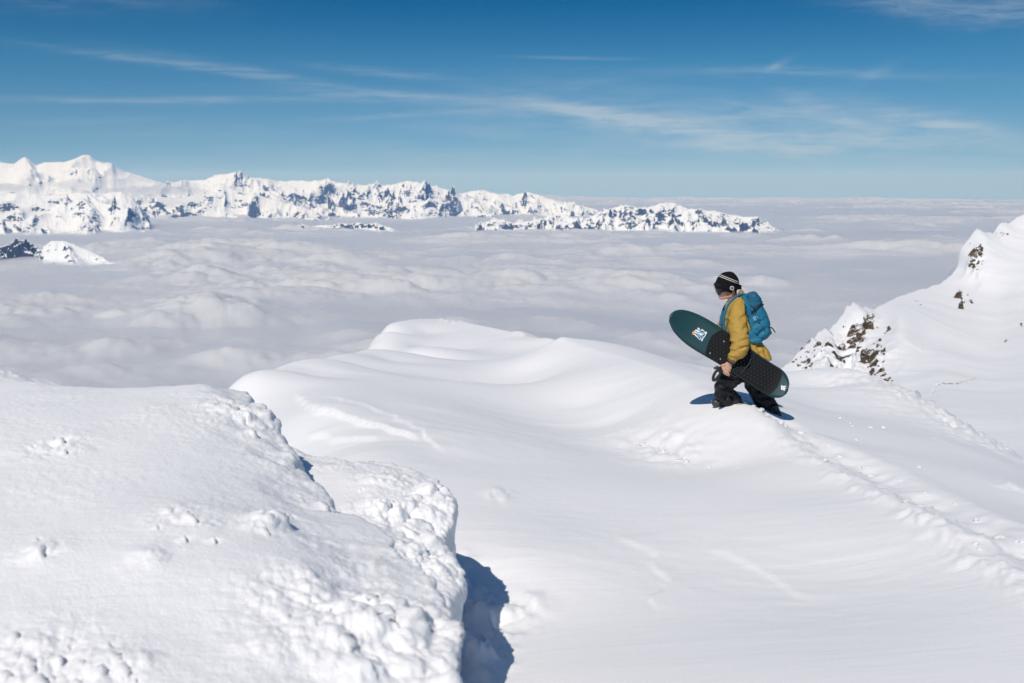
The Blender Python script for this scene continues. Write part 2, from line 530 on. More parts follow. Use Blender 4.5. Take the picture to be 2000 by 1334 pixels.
def near_height(x, y):
    z = T_NEAR(x, y)
    r = np.hypot(x, y)
    # beyond the hump's rim the ground falls away
    d, t, s = poly_dist(x, y, HUMP)
    z = z - np.where(s > 0, 0.55 * d + 0.22 * d * d, 0) * sstep(0.0, 0.06, t) * (1 - sstep(0.93, 1.0, t))
    # sharpen the crest into a wind-cut edge
    d, t, s = poly_dist(x, y, RIDGE)
    crest = np.exp(-(d / 0.32) ** 2) * 0.012 + np.exp(-(d / 0.10) ** 2) * 0.012
    crest *= 0.5 + 0.5 * sstep(0.10, 0.32, t) 
    z = z + crest * (1 + 0.25 * perlin(x * 0.5, y * 0.3))
    # wind lip: a stepped edge running below the crest on the near side, bottom right
    # broad undulation and sastrugi
    wx, wy = x * math.cos(-0.2) + y * math.sin(-0.2), -x * math.sin(-0.2) + y * math.cos(-0.2)
    z = z + 0.012 * fbm(x * 0.35, y * 0.2, octv=3)
    wv = perlin(x * 0.5, y * 0.5) * 1.3
    sas = ridged(wx * 0.9 + wv, wy * 3.1 + wv, octv=3)
    fld = sstep(-0.15, 0.5, perlin(x * 0.33 + 7, y * 0.33))
    z = z + (sas - 0.7) * (0.001 + 0.006 * fld)
    rid = ridged(wx * 2.2 + wv * 2, wy * 9.0 + wv * 2, octv=3)
    z = z + (rid - 0.7) * 0.0026 * sstep(0.0, 0.6, perlin(x * 0.5 + 3, y * 0.45 + 9) + 0.25)
    pk = at(1095, 672, 18.4)
    z = z + 0.11 * np.exp(-np.hypot((x - pk.x) * 1.6, y - pk.y) / 0.7)
    for pl, h in STEPS:
        pl = [at(*p) for p in pl]
        jag = perlin(x * 3, y * 3) * 0.10 + perlin(x * 9, y * 9) * 0.03
        d, t, s = poly_dist(x, y, pl)
        sd = d * s + jag
        end = sstep(0, 0.12, t) * (1 - sstep(0.85, 1.0, t))
        # lit little riser: ground is a touch higher on the far side of the line
        z = z + h * end * (sstep(-0.02, 0.02, sd) * np.exp(-np.clip(sd, 0, 9) / 0.4) - 0)
    # trodden trench
    d, t, s = poly_dist(x, y, TRACK)
    d = d + 0.07 * perlin(x * 3.1, y * 3.1) + 0.03 * perlin(x * 9, y * 9)
    tr = np.exp(-(d / 0.17) ** 2)
    z = z - 0.075 * tr * sstep(0.0, 0.06, t) * (0.75 + 0.5 * perlin(x * 4, y * 4))
    bank = np.exp(-((d - 0.30) / 0.12) ** 2)
    near = tr + bank
    m = np.clip(near, 0, 1) * sstep(0.06, 0.2, t)
    m = m * np.where(s > 0, 0.18, 1.0)
    lump = masked(lambda x, y, z: np.clip(0.62 - worley(x * 7.5, y * 7.5, z * 7.5), 0, 1), m, x, y, z)
    lump2 = masked(lambda x, y, z: np.clip(0.6 - worley(x * 17, y * 17, z * 17 + 3), 0, 1), m, x, y, z)
    z = z + m * (0.050 * lump + 0.035 * lump2) + 0.012 * bank * sstep(0.06, 0.2, t)
    # rough patches: wind-broken crust at the far right edge and in the hollow left of the ridge
    for (px, py, dd, rad, h) in [(830, 1200, 5.35, .24, .20), (845, 1290, 4.75, .22, .19), (885, 1240, 4.95, .13, .13), (850, 1155, 5.75, .17, .13), (905, 1310, 4.65, .13, .13), (925, 1185, 5.4, .12, .12), (945, 1250, 4.95, .10, .10), (1290, 882, 9.9, 0.45, 0.025), (1330, 893, 9.6, 0.35, 0.03), (1260, 872, 10.2, 0.3, 0.02), (1720, 768, 18.3, 1.0, 0.06), (1800, 795, 16.6, 1.1, 0.07),
                                 (1870, 830, 14.8, 0.9, 0.07), (1945, 880, 12.8, 0.8, 0.06), (975, 968, 7.3, 0.10, 0.05), (1018, 1158, 5.3, 0.13, 0.06), (880, 628, 35.5, 0.5, 0.10), (1015, 655, 30, 0.6, 0.08),
                                 (1840, 856, 11.0, 0.12, 0.05), (1975, 950, 8.0, 0.10, 0.05)]:
        c = at(px, py, dd)
        m = np.exp(-((x - c.x) ** 2 + ((y - c.y) * 0.6) ** 2) / rad ** 2)
        z = z + m * h * masked(lambda x, y, z: 0.9 * np.clip(0.6 - worley(x * 13, y * 13, z * 13), 0, 1) + 1.6 * np.clip(0.62 - worley(x * 5, y * 5, z * 5), 0, 1) + 0.8 * ridged(x * 4, y * 4, 3) * 0.5 - 0.3, m, x, y, z)
    return z


def polar(az0, az1, nc, r0, r1, nr):
    a = np.radians(np.linspace(az0, az1, nc))
    r = np.exp(np.linspace(math.log(r0), math.log(r1), nr))
    A, R = np.meshgrid(a, r)
    return R * np.sin(A), R * np.cos(A), R


X, Y, R = polar(-37, 35, 700, 0.9, 66, 600)
Z = near_height(X, Y)
# below the far rim the ground plunges to the valley
Z = Z - 1.2 * np.clip(R - 46, 0, None) ** 1.2
snow_ridge = link('snow_ridge', grid_mesh('snow_ridge', np.stack([X, Y, Z], -1)), M_SNOW)
tag(snow_ridge, 'smooth wind packed snow ridge the walker climbs', kind='structure')


def ground_z(x, y):
    return float(near_height(np.array([x]), np.array([y]))[0])


# ------------------------------------------------------------------ rime mound and lower shelf
def lumpy(P, mask, amp, wind, scale=1.0):
    """push a grid out into cauliflower rime where mask > 0"""
    n = grid_normals(P)
    x, y, z = P[..., 0], P[..., 1], P[..., 2]
    wx = x + 0.07 * perlin(x * 4, y * 4, z * 4); wy = y + 0.07 * perlin(x * 4 + 9, y * 4, z * 4)
    s = 1 / scale
    vary = 0.45 + 0.75 * sstep(-0.35, 0.4, perlin(x * 2.7 + 3, y * 2.7, z * 2.7))
    f1 = masked(lambda x, y, z: np.clip(0.85 - worley(x * 5.2 * s, y * 5.2 * s, z * 5.2 * s), 0, 1), mask, wx, wy, z)
    d = amp * 0.85 * f1 * mask * vary
    Q = P + n * d[..., None] + np.array(wind) * (d * 0.9)[..., None]
    n = grid_normals(Q) * 0.6 + n * 0.4
    x, y, z = Q[..., 0], Q[..., 1], Q[..., 2]
    f2 = masked(lambda x, y, z: np.clip(0.78 - worley(x * 12 * s, y * 12 * s, z * 12 * s + 5), 0, 1), mask, x, y, z)
    f3 = masked(lambda x, y, z: np.clip(0.75 - worley(x * 27 * s, y * 27 * s, z * 27 * s + 9), 0, 1), mask, x, y, z)
    f4 = masked(lambda x, y, z: ridged(x * 34 + z * 20, y * 34 - z * 20, 3, 0.6) - 0.7, mask, x, y, z)
    e = amp * mask * (0.36 * f2 * vary + 0.22 * f3 + 0.05 * f4)
    return Q + n * e[..., None] + np.array(wind) * (e * 0.4)[..., None]


def shelf(name, surf, edge, spots, az, rr, res, drop, soft, label, amp, edge_w, edge_base, scale, pits=(), curl=0.09, soft_from=99.0, round_over=0.0):
    surf = TPS([at(*p) for p in surf], 0.002)
    def on_surface(px, py, d0):
        ds = np.arange(1.2, 9, 0.01)
        q = np.array([at(px, py, k)[:] for k in ds])
        h = surf(q[:, 0], q[:, 1]) < q[:, 2]
        k = np.argmin(h)
        return float(ds[k]) if not h[k] and k > 0 else d0
    spots = [(px, py, on_surface(px, py, d), rad, am) for px, py, d, rad, am in spots]
    pits = [(px, py, on_surface(px, py, d), rad) for px, py, d, rad in pits]
    edge = [at(*p) for p in edge]
    X, Y, R = polar(az[0], az[1], res[0], rr[0], rr[1], res[1])
    sd = poly_sd(X, Y, edge)
    jag = 0.09 * perlin(X * 2.2, Y * 2.2) + 0.05 * perlin(X * 5.5 + 4, Y * 5.5) + 0.015 * perlin(X * 14, Y * 14)
    sdj = sd + jag
    Z = surf(X, Y) + 0.02 * fbm(X * 0.9, Y * 0.9, octv=3)
    mask = np.exp(-(np.clip(-sdj - 0.02, 0, 9) / edge_w) ** 2) * (edge_base + (0.6 - edge_base) * sstep(0.05, 0.45, perlin(X * 1.6 + 2, Y * 1.6)))
    for (px, py, d, rad, am) in spots:
        c = at(px, py, d)
        g = np.exp(-(((X - c.x) / rad) ** 2 + ((Y - c.y) / (rad * 1.25)) ** 2))
        mask = np.maximum(mask, g * am)
    for (px, py, d, rad) in pits:
        # wind-scooped pockets, open to the right
        c = at(px, py, d); rr_ = 0.78 * rad / F * d
        ca, sa = math.cos(0.5), math.sin(0.5)
        u_ = (X - c.x) * ca + (Y - c.y) * sa; v_ = -(X - c.x) * sa + (Y - c.y) * ca
        u_ = u_ + rr_ * 0.5 * perlin(X / rr_ * 0.5, Y / rr_ * 0.35); v_ = v_ + rr_ * 0.5 * perlin(X / rr_ * 0.6 + 5, Y / rr_ * 0.45)
        cross = np.exp(-(v_ / (rr_ * 1.5)) ** 4)
        knob = np.clip(1 + u_ / (rr_ * 2.6), 0, 1) ** 1.5 * (1 - sstep(-0.15, 0.25, u_ / rr_))
        lee = sstep(-0.1, 0.3, u_ / rr_) * np.exp(-np.clip(u_, 0, 9) / (rr_ * 1.1))
        Z = Z + rr_ * cross * (1.0 * knob - 0.85 * lee)
    Z = Z - 0.06 * np.exp(-(np.clip(-sdj, 0, 9) / 0.16) ** 2)
    Z = Z - round_over * np.clip((sdj + 0.75) / 0.75, 0, 1) ** 2
    far_edge = sstep(soft_from - 0.2, soft_from + 0.5, Y)
    Z = Z - drop * ((1 - far_edge) * sstep(-0.02, soft, sdj) + far_edge * sstep(-0.04, 0.40, sdj))
    # the rim leans out over the drop, the wall under it is scooped back
    gx = (poly_sd(X + .03, Y, edge) - sd) / .03; gy = (poly_sd(X, Y + .03, edge) - sd) / .03
    out = curl * np.where(Y > soft_from, 0.25, 1.0) * (np.exp(-((sdj + 0.03) / 0.07) ** 2) - 2.2 * sstep(0.0, 0.12, sdj))
    P = np.stack([X + gx * out, Y + gy * out, Z], -1)
    P = lumpy(P, np.clip(mask, 0, 1), amp, (0.45, -0.15, 0.12), scale)
    # pebbly rime grain all over
    x, y, z = P[..., 0], P[..., 1], P[..., 2]
    gr = np.clip(0.6 - worley(x * 26, y * 26, z * 26), 0, 1) * sstep(-0.3, 0.4, perlin(x * 1.9, y * 1.9)) * 0.006 + fbm(x * 22, y * 22, z * 22, 3) * 0.0012
    P = P + grid_normals(P) * gr[..., None]
    o = link(name, grid_mesh(name, P), M_RIME)
    return tag(o, label, kind='structure')


mound = shelf(
    'rime_mound',
    [(-300, 640, 6.4), (0, 686, 6.2), (90, 722, 5.95), (180, 735, 5.75), (300, 736, 5.7), (420, 733, 5.65), (490, 741, 5.55), (200, 850, 4.4), (0, 820, 4.65), (0, 1000, 3.5), (300, 1000, 3.45), (0, 1334, 2.45),
     (400, 1334, 2.42), (600, 1200, 2.78), (700, 1100, 3.15), (550, 900, 4.25), (420, 820, 4.7), (800, 1250, 2.68), (560, 830, 4.8), (620, 910, 4.25), (700, 1010, 3.65), (810, 1110, 3.2), (820, 1300, 2.6),
     (450, 1100, 3.05), (-300, 1100, 3.05), (700, 1334, 2.46), (-400, 800, 4.9)],
    [(-900, 640, 6.4), (-300, 630, 6.6), (0, 680, 6.3), (90, 716, 6.1), (180, 740, 5.85), (480, 745, 5.65), (552, 825, 4.9), (595, 905, 4.35), (685, 1005, 3.75), (785, 1105, 3.28), (792, 1230, 2.80), (770, 1334, 2.50), (720, 1600, 2.0), (0, 1900, 1.4), (-600, 1600, 1.6)],
    [(60, 1300, 2.15, 0.16, 0.75), (180, 1320, 2.15, 0.12, 0.7), (250, 1300, 2.2, 0.06, 0.6), (70, 1075, 2.75, 0.07, 0.6), (110, 875, 3.75, 0.13, 0.7), (60, 880, 3.75, 0.10, 0.4), (345, 1010, 3.05, 0.09, 0.75),
     (405, 1020, 3.05, 0.06, 0.5), (505, 1015, 3.2, 0.08, 0.8), (300, 1090, 2.8, 0.07, 0.4), (480, 790, 4.7, 0.20, 0.9), (430, 810, 4.5, 0.16, 0.5), (300, 800, 4.4, 0.10, 0.3), (600, 880, 4.3, 0.20, 0.8), (640, 940, 4.2, 0.14, 0.5),
     (580, 1150, 2.95, 0.16, 0.8), (660, 1180, 2.85, 0.17, 0.9), (750, 1170, 3.0, 0.20, 1.0), (800, 1260, 2.8, 0.2, 1.0), (720, 1250, 2.7, 0.16, 0.8), (560, 1230, 2.6, 0.10, 0.6), (40, 705, 5.4, 0.3, 0.5), (130, 735, 5.2, 0.2, 0.45)],
    (-37, 0.5), (1.3, 6.6), (570, 520), 1.9, 0.13,
    'blurred rime crusted snow mound filling the lower left', 0.085, 0.20, 0.10, 0.85,
    [(80, 1083, 2.72, 17), (72, 1055, 2.8, 7), (122, 868, 3.75, 11), (128, 888, 3.7, 8), (62, 880, 3.75, 6), (242, 1312, 2.2, 14), (195, 1318, 2.15, 15), (120, 1290, 2.2, 13), (58, 1310, 2.12, 13), (82, 1338, 2.05, 20), (30, 1248, 2.25, 13), (135, 1265, 2.3, 8),
     (215, 1262, 2.35, 8), (190, 1183, 2.5, 4), (140, 1200, 2.5, 4), (545, 1008, 3.2, 14), (520, 1035, 3.1, 11), (376, 1020, 3.05, 14), (360, 1055, 2.95, 11), (418, 1055, 2.95, 11), (308, 1035, 3.0, 7), (492, 830, 4.5, 14), (500, 768, 4.85, 10), (470, 810, 4.6, 8),
     (590, 872, 4.5, 12), (612, 955, 4.15, 22), (580, 945, 4.2, 12), (565, 985, 4.0, 8), (640, 1190, 2.85, 10), (700, 1150, 3.05, 9), (735, 1200, 2.9, 10), (600, 1160, 2.9, 9), (560, 1200, 2.7, 8), (670, 1235, 2.7, 12), (40, 700, 5.4, 9), (15, 712, 5.3, 7), (100, 1325, 2.2, 9), (160, 1300, 2.2, 10), (30, 1290, 2.1, 8), (225, 1290, 2.2, 8), (10, 1325, 2.1, 10), (150, 1335, 2.1, 9), (265, 1330, 2.2, 7)], 0.15, 3.7, 0.05)

lower = shelf(
    'rime_shelf',
    [(560, 890, 5.6), (640, 897, 5.5), (750, 902, 5.35), (850, 935, 5.1), (885, 970, 4.85), (800, 1020, 4.6), (900, 1085, 4.4), (700, 960, 4.9), (760, 1040, 4.4), (850, 1100, 4.2), (700, 1100, 4.0), (500, 1000, 4.6)],
    [(500, 880, 5.9), (640, 892, 5.65), (750, 895, 5.45), (830, 925, 5.2), (848, 958, 4.95), (846, 1010, 4.7), (856, 1065, 4.45), (848, 1120, 4.15), (832, 1190, 3.8), (700, 1220, 3.5), (560, 1200, 3.5), (450, 1000, 4.5)],
    [(760, 930, 5.2, 0.14, 0.7), (830, 950, 5.0, 0.16, 0.9), (750, 1000, 4.7, 0.14, 0.9), (690, 990, 4.75, 0.06, 0.3), (860, 1050, 4.5, 0.18, 1.0), (820, 1090, 4.3, 0.15, 0.9), (800, 985, 4.8, 0.1, 0.8)],
    (-17, 0.5), (3.1, 6.5), (380, 360), 1.3, 0.08,
    'sharp rime crusted shelf between the mound and the smooth slope', 0.085, 0.20, 0.35, 0.75,
    [(790, 1030, 4.6, 16), (800, 1010, 4.65, 10), (765, 985, 4.8, 7), (865, 940, 5.05, 7), (835, 950, 5.0, 6), (880, 998, 4.75, 16), (780, 940, 5.1, 5), (880, 1080, 4.4, 8), (705, 960, 4.9, 5), (845, 1085, 4.35, 12)])

# small frosted knobs standing out of the smooth slope

# ================================================================== RIGHT-HAND MOUNTAIN
SKYL = dens([(1480, 760, 140), (1520, 742, 146), (1540, 732, 150), (1555, 722, 152), (1578, 694, 157), (1600, 672, 161), (1625, 655, 165), (1650, 643, 168), (1665, 618, 171), (1678, 604, 173), (1690, 601, 175), (1703, 604, 177), (1722, 612, 180), (1740, 603, 184),
             (1760, 591, 192), (1800, 576, 204), (1850, 560, 216), (1873, 545, 222), (1888, 527, 227), (1892, 508, 229), (1896, 490, 231), (1910, 470, 235), (1926, 451, 239), (1942, 455, 242), (1958, 458, 245), (1966, 445, 247), (1975, 435, 250), (1987, 438, 252), (2000, 430, 254), (2100, 375, 262), (2260, 300, 270)], 6)
DCTRL = [p for p in dens(SKYL, 40)] + [(1757, 616, 166), (1748, 640, 158), (1735, 680, 147), (1722, 720, 138), (1715, 745, 133), (1690, 650, 163), (1655, 690, 154), (1600, 725, 146), (1650, 740, 139), (1560, 745, 146),
         (1800, 640, 163), (1840, 675, 152), (1880, 710, 138), (1800, 700, 142), (1780, 745, 126), (1850, 745, 118), (1900, 620, 186), (1950, 580, 205), (1950, 650, 172), (2000, 640, 168), (2000, 540, 212), (1925, 520, 222),
         (1920, 700, 146), (1980, 720, 130), (2050, 700, 132), (1900, 790, 98), (1850, 800, 96), (2000, 800, 92), (2000, 880, 66), (1900, 880, 68), (1750, 800, 108), (1750, 880, 80), (1600, 800, 120), (1600, 880, 90), (2150, 850, 66), (2150, 600, 190), (2200, 720, 118)]
T_DEP = TPS([(px / 100, py / 100, math.log(d)) for px, py, d in DCTRL], 0.02)


def mt_depth(px, py):
    return np.exp(T_DEP(px / 100, py / 100))


def at_np(px, py, d):
    dx = (px - 1000) / F; dz = (667 - py) / F
    return np.stack([dx * d, d * (CP + dz * SP), d * (-SP + dz * CP)], -1)


NU, NV = 400, 270
u = np.linspace(1490, 2250, NU)
sky_y = np.interp(u, [p[0] for p in SKYL], [p[1] for p in SKYL])
sky_y = sky_y - (ridged(u / 17, u * 0 + 3.3, 3) - 0.75) * 5.0 * (sstep(1540, 1570, u) * (1 - sstep(1700, 1730, u)) + 0.35)
tt = np.linspace(0, 1, NV) ** 1.25
UU, TT = np.meshgrid(u, tt)
ker = np.exp(-(np.arange(-70, 71) / 12.0) ** 2); ker /= ker.sum()
ysm = np.convolve(np.pad(sky_y, 70, mode='edge'), ker, 'valid')
PYY = (ysm + TT * (905 - ysm)) + (sky_y - ysm)[None, :] * np.exp(-(TT / 0.10) ** 1.0)
DD = mt_depth(UU, PYY)
P = at_np(UU, PYY, DD)
# the crest rolls over backwards, then the hidden far side drops into the valley
roll = np.exp(-TT / 0.02)
P[..., 1] += 5.0 * roll
nrm = grid_normals(P)
x, y, z = P[..., 0], P[..., 1], P[..., 2]
keep = sstep(0.0, 0.05, TT)
dsp = 0.6 * fbm(x * 0.03, y * 0.03, z * 0.03, 3) + 0.12 * ridged((x + 0.5 * y) * 0.10 + 0.4 * perlin(x * .1, y * .1), (y - z) * 0.03, 3)
crag = np.exp(-(((UU - 1655) / 75) ** 2 + ((PYY - 690) / 65) ** 2)) + 0.8 * np.exp(-(((UU - 1905) / 22) ** 2 + ((PYY - 505) / 45) ** 2))
dsp = dsp + crag * (1.2 * (ridged((UU + 0.5 * PYY) / 40, (PYY - UU * .35) / 90, 4) - 0.8) + 0.5 * fbm(x * 0.4, y * 0.4, z * 0.4, 3)) * (0.25 + 0.75 * keep)
# broken avalanche crown line and its step
d_, t_, s_ = poly_dist(UU, PYY, [(1818, 775), (1820, 762), (1826, 752), (1848, 748), (1868, 749), (1884, 744), (1900, 743), (1916, 736)])
sdc = d_ * s_ + 1.6 * perlin(UU / 9, PYY / 9)
P = P + nrm * (dsp * (0.15 + 0.85 * keep))[..., None]
ray = P / np.linalg.norm(P, axis=-1)[..., None]
P = P + ray * (1.7 * np.exp(-np.abs(sdc / 1.15) ** 3) * sstep(0, .06, t_) * (1 - sstep(.94, 1, t_)))[..., None]
back = [P[0] + np.array([2.0 * k, 12.0 * k, -9.0 * k ** 1.5]) for k in (6, 3, 1)]
P = np.concatenate([np.stack(back), P])
M_SNOWFAR = snow_mat('mountain_snow', 1.2, 0.06, 0.05, 0.16)
rk = crag * sstep(-0.05, 0.35, fbm(x * 0.30 + 0.2 * z, y * 0.3, z * 0.22, 4) + 0.25 * (ridged(x * 0.5, z * 0.25, 3) - 0.7)) * sstep(0.02, 0.06, TT)
rk = np.concatenate([np.zeros((3, NU)), rk])
mt_ = M_SNOWFAR.node_tree; mb_ = mt_.nodes['Principled BSDF']
at_ = N(mt_, 'ShaderNodeAttribute', attribute_name='rock')
rco = N(mt_, 'ShaderNodeTexCoord').outputs['Object']
rfac = RAMP(mt_, MATH(mt_, 'ADD', at_.outputs['Fac'], MATH(mt_, 'MULTIPLY', MATH(mt_, 'SUBTRACT', NOISE(mt_, rco, 0.8, 5, 0.7), 0.5), 1.1)), [(0.50, 0.0), (0.58, 1.0)])
rcol = RAMP(mt_, NOISE(mt_, rco, 0.7, 4, 0.65), [(0.35, (0.022, 0.02, 0.018)), (0.6, (0.10, 0.08, 0.055)), (0.75, (0.21, 0.16, 0.10))])
old = mb_.inputs['Base Color'].links[0].from_socket
L(mt_, MIXC(mt_, rfac, old, rcol), mb_.inputs['Base Color'])
peak = link('snow_mountain', grid_mesh('snow_mountain', P), M_SNOWFAR)
pa = peak.data.attributes.new('rock', 'FLOAT', 'POINT'); pa.data.foreach_set('value', rk.reshape(-1).astype(np.float32))
tag(peak, 'snow mountain with brown rock outcrops on the right', kind='structure')

M_ROCK = rock_mat('brown_rock', (0.020, 0.018, 0.016), (0.22, 0.165, 0.105), 0.8, 0.62, 0.80)


def rock_chunk(seed, sub=3):
    bm = bmesh.new()
    bmesh.ops.create_icosphere(bm, subdivisions=sub, radius=1)
    r = random.Random(seed)
    planes = []
    for _ in range(11):
        v = Vector((r.uniform(-1, 1), r.uniform(-1, 1), r.uniform(-1, 1))).normalized()
        planes.append((v, r.uniform(0.45, 0.8)))
    for v in bm.verts:
        for n, d in planes:
            k = v.co.dot(n)
            if k > d:
                v.co -= n * (k - d)
    co = np.array([v.co[:] for v in bm.verts])
    dsp = 0.16 * ridged(co[:, 0] * 2.3 + seed, co[:, 1] * 2.3 + co[:, 2] * 1.7, 3) + 0.07 * fbm(co[:, 0] * 5, co[:, 1] * 5, co[:, 2] * 5 + seed, 2)
    for v, k in zip(bm.verts, dsp):
        v.co *= 0.8 + k
    me = bpy.data.meshes.new('rock')
    bm.to_mesh(me); bm.free()
    me.materials.append(M_ROCK)
    return me


CHUNKS = [rock_chunk(s) for s in range(7)]


def surf_hit(px, py):
    """point of the mountain's face seen at a pixel, and None above its skyline"""
    sk = np.interp(px, [p[0] for p in SKYL], [p[1] for p in SKYL])
    if py < sk + 1:
        return None
    j = int(np.argmin(np.abs(u - px))); i = int(np.argmin(np.abs(PYY[:, j] - py)))
    return Vector(P[i + 3, j])


rr = random.Random(3)
OUT = [  # pixel, size in px (across), aspect, how many
    (1684, 640, 20, 1.0, 7), (1664, 655, 16, 1.2, 7), (1700, 628, 14, 0.8, 6), (1713, 666, 7, 1.6, 2), (1600, 677, 9, 0.8, 5), (1580, 705, 10, 0.9, 9), (1566, 715, 8, 0.9, 5), (1692, 700, 13, 1.6, 7), (1712, 720, 14, 1.3, 8),
    (1736, 742, 11, 0.7, 4), (1722, 690, 7, 1.2, 4), (1640, 690, 5, 1.4, 5), (1903, 488, 10, 1.9, 4), (1912, 500, 9, 1.2, 6), (1898, 515, 7, 1.0, 2), (1881, 577, 9, 1.8, 2), (1894, 588, 5, 1.4, 2), (1963, 459, 6, 0.7, 5),
    (1797, 592, 5, 0.7, 2), (1875, 538, 4, 0.7, 3), (1804, 672, 5, 0.5, 1), (1967, 668, 4, .7, 2), (1993, 635, 4, 1, 4), (1590, 690, 6, 1.0, 5), (1700, 740, 8, 1, 4), (1652, 635, 6, 1, 3), (1730, 640, 6, 1.5, 3)]
nr = 0
for (px, py, sz, asp, n) in OUT:
    for k in range(int(n * 2.6 + .5) if n > 1 else 1):
        jx, jy = rr.gauss(0, sz * 0.55) if n > 1 else 0, rr.gauss(0, sz * 0.55 * asp) if n > 1 else 0
        hit = surf_hit(px + jx, py + jy)
        if hit is None:
            continue
        w = sz * (rr.uniform(0.42, 0.85) if k % 3 == 0 else rr.uniform(0.10, 0.30)) / F * hit.length
        o = bpy.data.objects.new('rock', CHUNKS[nr % len(CHUNKS)])
        COL.objects.link(o)
        o.parent = peak
        o.location = hit + Vector((0, w * 0.15, -w * 0.1))
        o.rotation_euler = (rr.uniform(-.3, .3), rr.uniform(-.1, .7), rr.uniform(-.6, .6))
        o.scale = (w * rr.uniform(.6, 1.1), w * rr.uniform(.7, 1.2), w * asp * rr.uniform(.9, 1.7))
        nr += 1

# ================================================================== FAR RANGES
def alpine_mat(name, rock, scale, lo, hi, wob, streak=3.0):
    """snow on gentle ground, dark rock where the mesh is steep"""
    m, t, b = new_mat(name)
    b.inputs['Roughness'].default_value = 0.8
    b.inputs['Specular IOR Level'].default_value = 0.1
    co = N(t, 'ShaderNodeTexCoord').outputs['Object']
    gn = N(t, 'ShaderNodeNewGeometry')
    sp = N(t, 'ShaderNodeSeparateXYZ'); L(t, gn.outputs['Normal'], sp.inputs[0])
    n1 = NOISE(t, MAPPING(t, co, (scale, scale, scale * 1.7)), 1.0, 6, 0.72, 0.4)
    n2 = NOISE(t, MAPPING(t, co, (scale * 0.16, scale * 0.16, scale * 0.5)), 1.0, 3, 0.6)
    q = MATH(t, 'ADD', sp.outputs[2], MATH(t, 'MULTIPLY', MATH(t, 'SUBTRACT', n1, 0.5), wob * 1.7))
    q = MATH(t, 'ADD', q, MATH(t, 'MULTIPLY', MATH(t, 'SUBTRACT', n2, 0.5), wob * 1.15))
    f = RAMP(t, q, [(lo, 0.0), (hi, 1.0)])
    rc = MIXC(t, NOISE(t, co, scale * 2.0, 3, 0.6), tuple(c * 0.7 for c in rock), tuple(c * 1.3 for c in rock))
    L(t, MIXC(t, f, rc, (0.79, 0.815, 0.845)), b.inputs['Base Color'])
    return m


def far_range(name, prof, D, front, back, nu, nv, mat, label, spur=0.5, jag=0.02, pw=1.15, seed=0, base_drop=260, Dvar=None, lam=700.0, steep=0.0):
    """prof: skyline pixels; D: distance of the crest line"""
    px = np.array([p[0] for p in prof], float); py = np.array([p[1] for p in prof], float)
    u = np.linspace(px[0], px[-1], nu)
    v = np.concatenate([-np.linspace(1, 0, int(nv * 0.72)) ** 1.0, np.linspace(0, 1, nv - int(nv * 0.72) + 1)[1:]])
    Du = np.full(nu, float(D)) if Dvar is None else np.interp(u, [a for a, _ in Dvar], [b for _, b in Dvar])
    crest = np.array([at(a, b, d)[:] for a, b, d in zip(u, np.interp(u, px, py), Du)])
    cx, cy, cz = crest.T
    V, U = np.meshgrid(v, np.arange(nu), indexing='ij')
    off = np.where(V < 0, V * front, V * back)
    dirx, diry = cx / np.hypot(cx, cy), cy / np.hypot(cx, cy)
    X = cx[None, :] + off * dirx[None, :]; Y = cy[None, :] + off * diry[None, :]
    lat = cx[None, :] + 0 * off
    base = CLOUD_Z - (X ** 2 + Y ** 2) / (2 * EARTH) - base_drop
    s = np.clip(1 - np.abs(V), 0, 1) ** pw
    H = np.maximum(cz[None, :] - base, 0)
    Z = base + H * s
    hh = np.clip(H.mean(), 60, None)
    # ridges and gullies: warped ridged fractal in plan, stretched a little down the fall line
    q1 = X / (lam * 1.7) + seed * 5.3; q2 = off / (lam * 1.9) + seed * 2.1
    w1 = 0.35 * perlin(q1 * 0.8, q2 * 0.8 + 7); w2 = 0.35 * perlin(q1 * 0.8 + 9, q2 * 0.8)
    R_ = ridged(q1 + w1, q2 + w2, 6, 0.48, 2.15)
    flute = ridged(lat / (lam * 0.16) + 0.5 * w1, off / (lam * 0.75) + seed, 3, 0.5) - 0.75
    env = np.clip(np.abs(V) * 5.0, 0, 1)
    edge = np.clip((1 - np.abs(V)) * 3, 0, 1)
    Z = Z + hh * spur * (0.95 * (R_ - 0.95) + 0.028 * flute) * env * edge
    if steep > 0:
        st = hh * 0.21
        zz = (Z - base) / st + 0.9 * perlin(lat / lam * 1.4, off / lam * 1.2 + 3)
        fr = zz - np.floor(zz)
        m_ = sstep(-0.1, 0.3, perlin(lat / lam * 0.8 + 4, off / lam + seed))
        Z = Z + steep * m_ * env * edge * st * (sstep(0.2, 0.8, fr) - fr)
    # ragged skyline
    jg = 0.55 * jag * hh * (ridged(lat / (lam * 0.42) + seed, off / (lam * 0.8), 5, 0.6) - 0.85)
    Z = Z + jg * np.exp(-(V / 0.25) ** 2)
    o = link(name, grid_mesh(name, np.stack([X, Y, Z], -1)), mat)
    return tag(o, label, kind='structure')


M_FAR = alpine_mat('alpine_far', (0.045, 0.05, 0.06), 1 / 80.0, 0.36, 0.41, 0.80)
M_FARSMOOTH = alpine_mat('glacier', (0.045, 0.05, 0.06), 1 / 100.0, 0.37, 0.43, 0.62)
M_MID = alpine_mat('alpine_mid', (0.04, 0.043, 0.05), 1 / 75.0, 0.44, 0.49, 0.76)
M_DARK = alpine_mat('alpine_dark', (0.03, 0.033, 0.04), 1 / 90.0, 0.58, 0.68, 0.7)

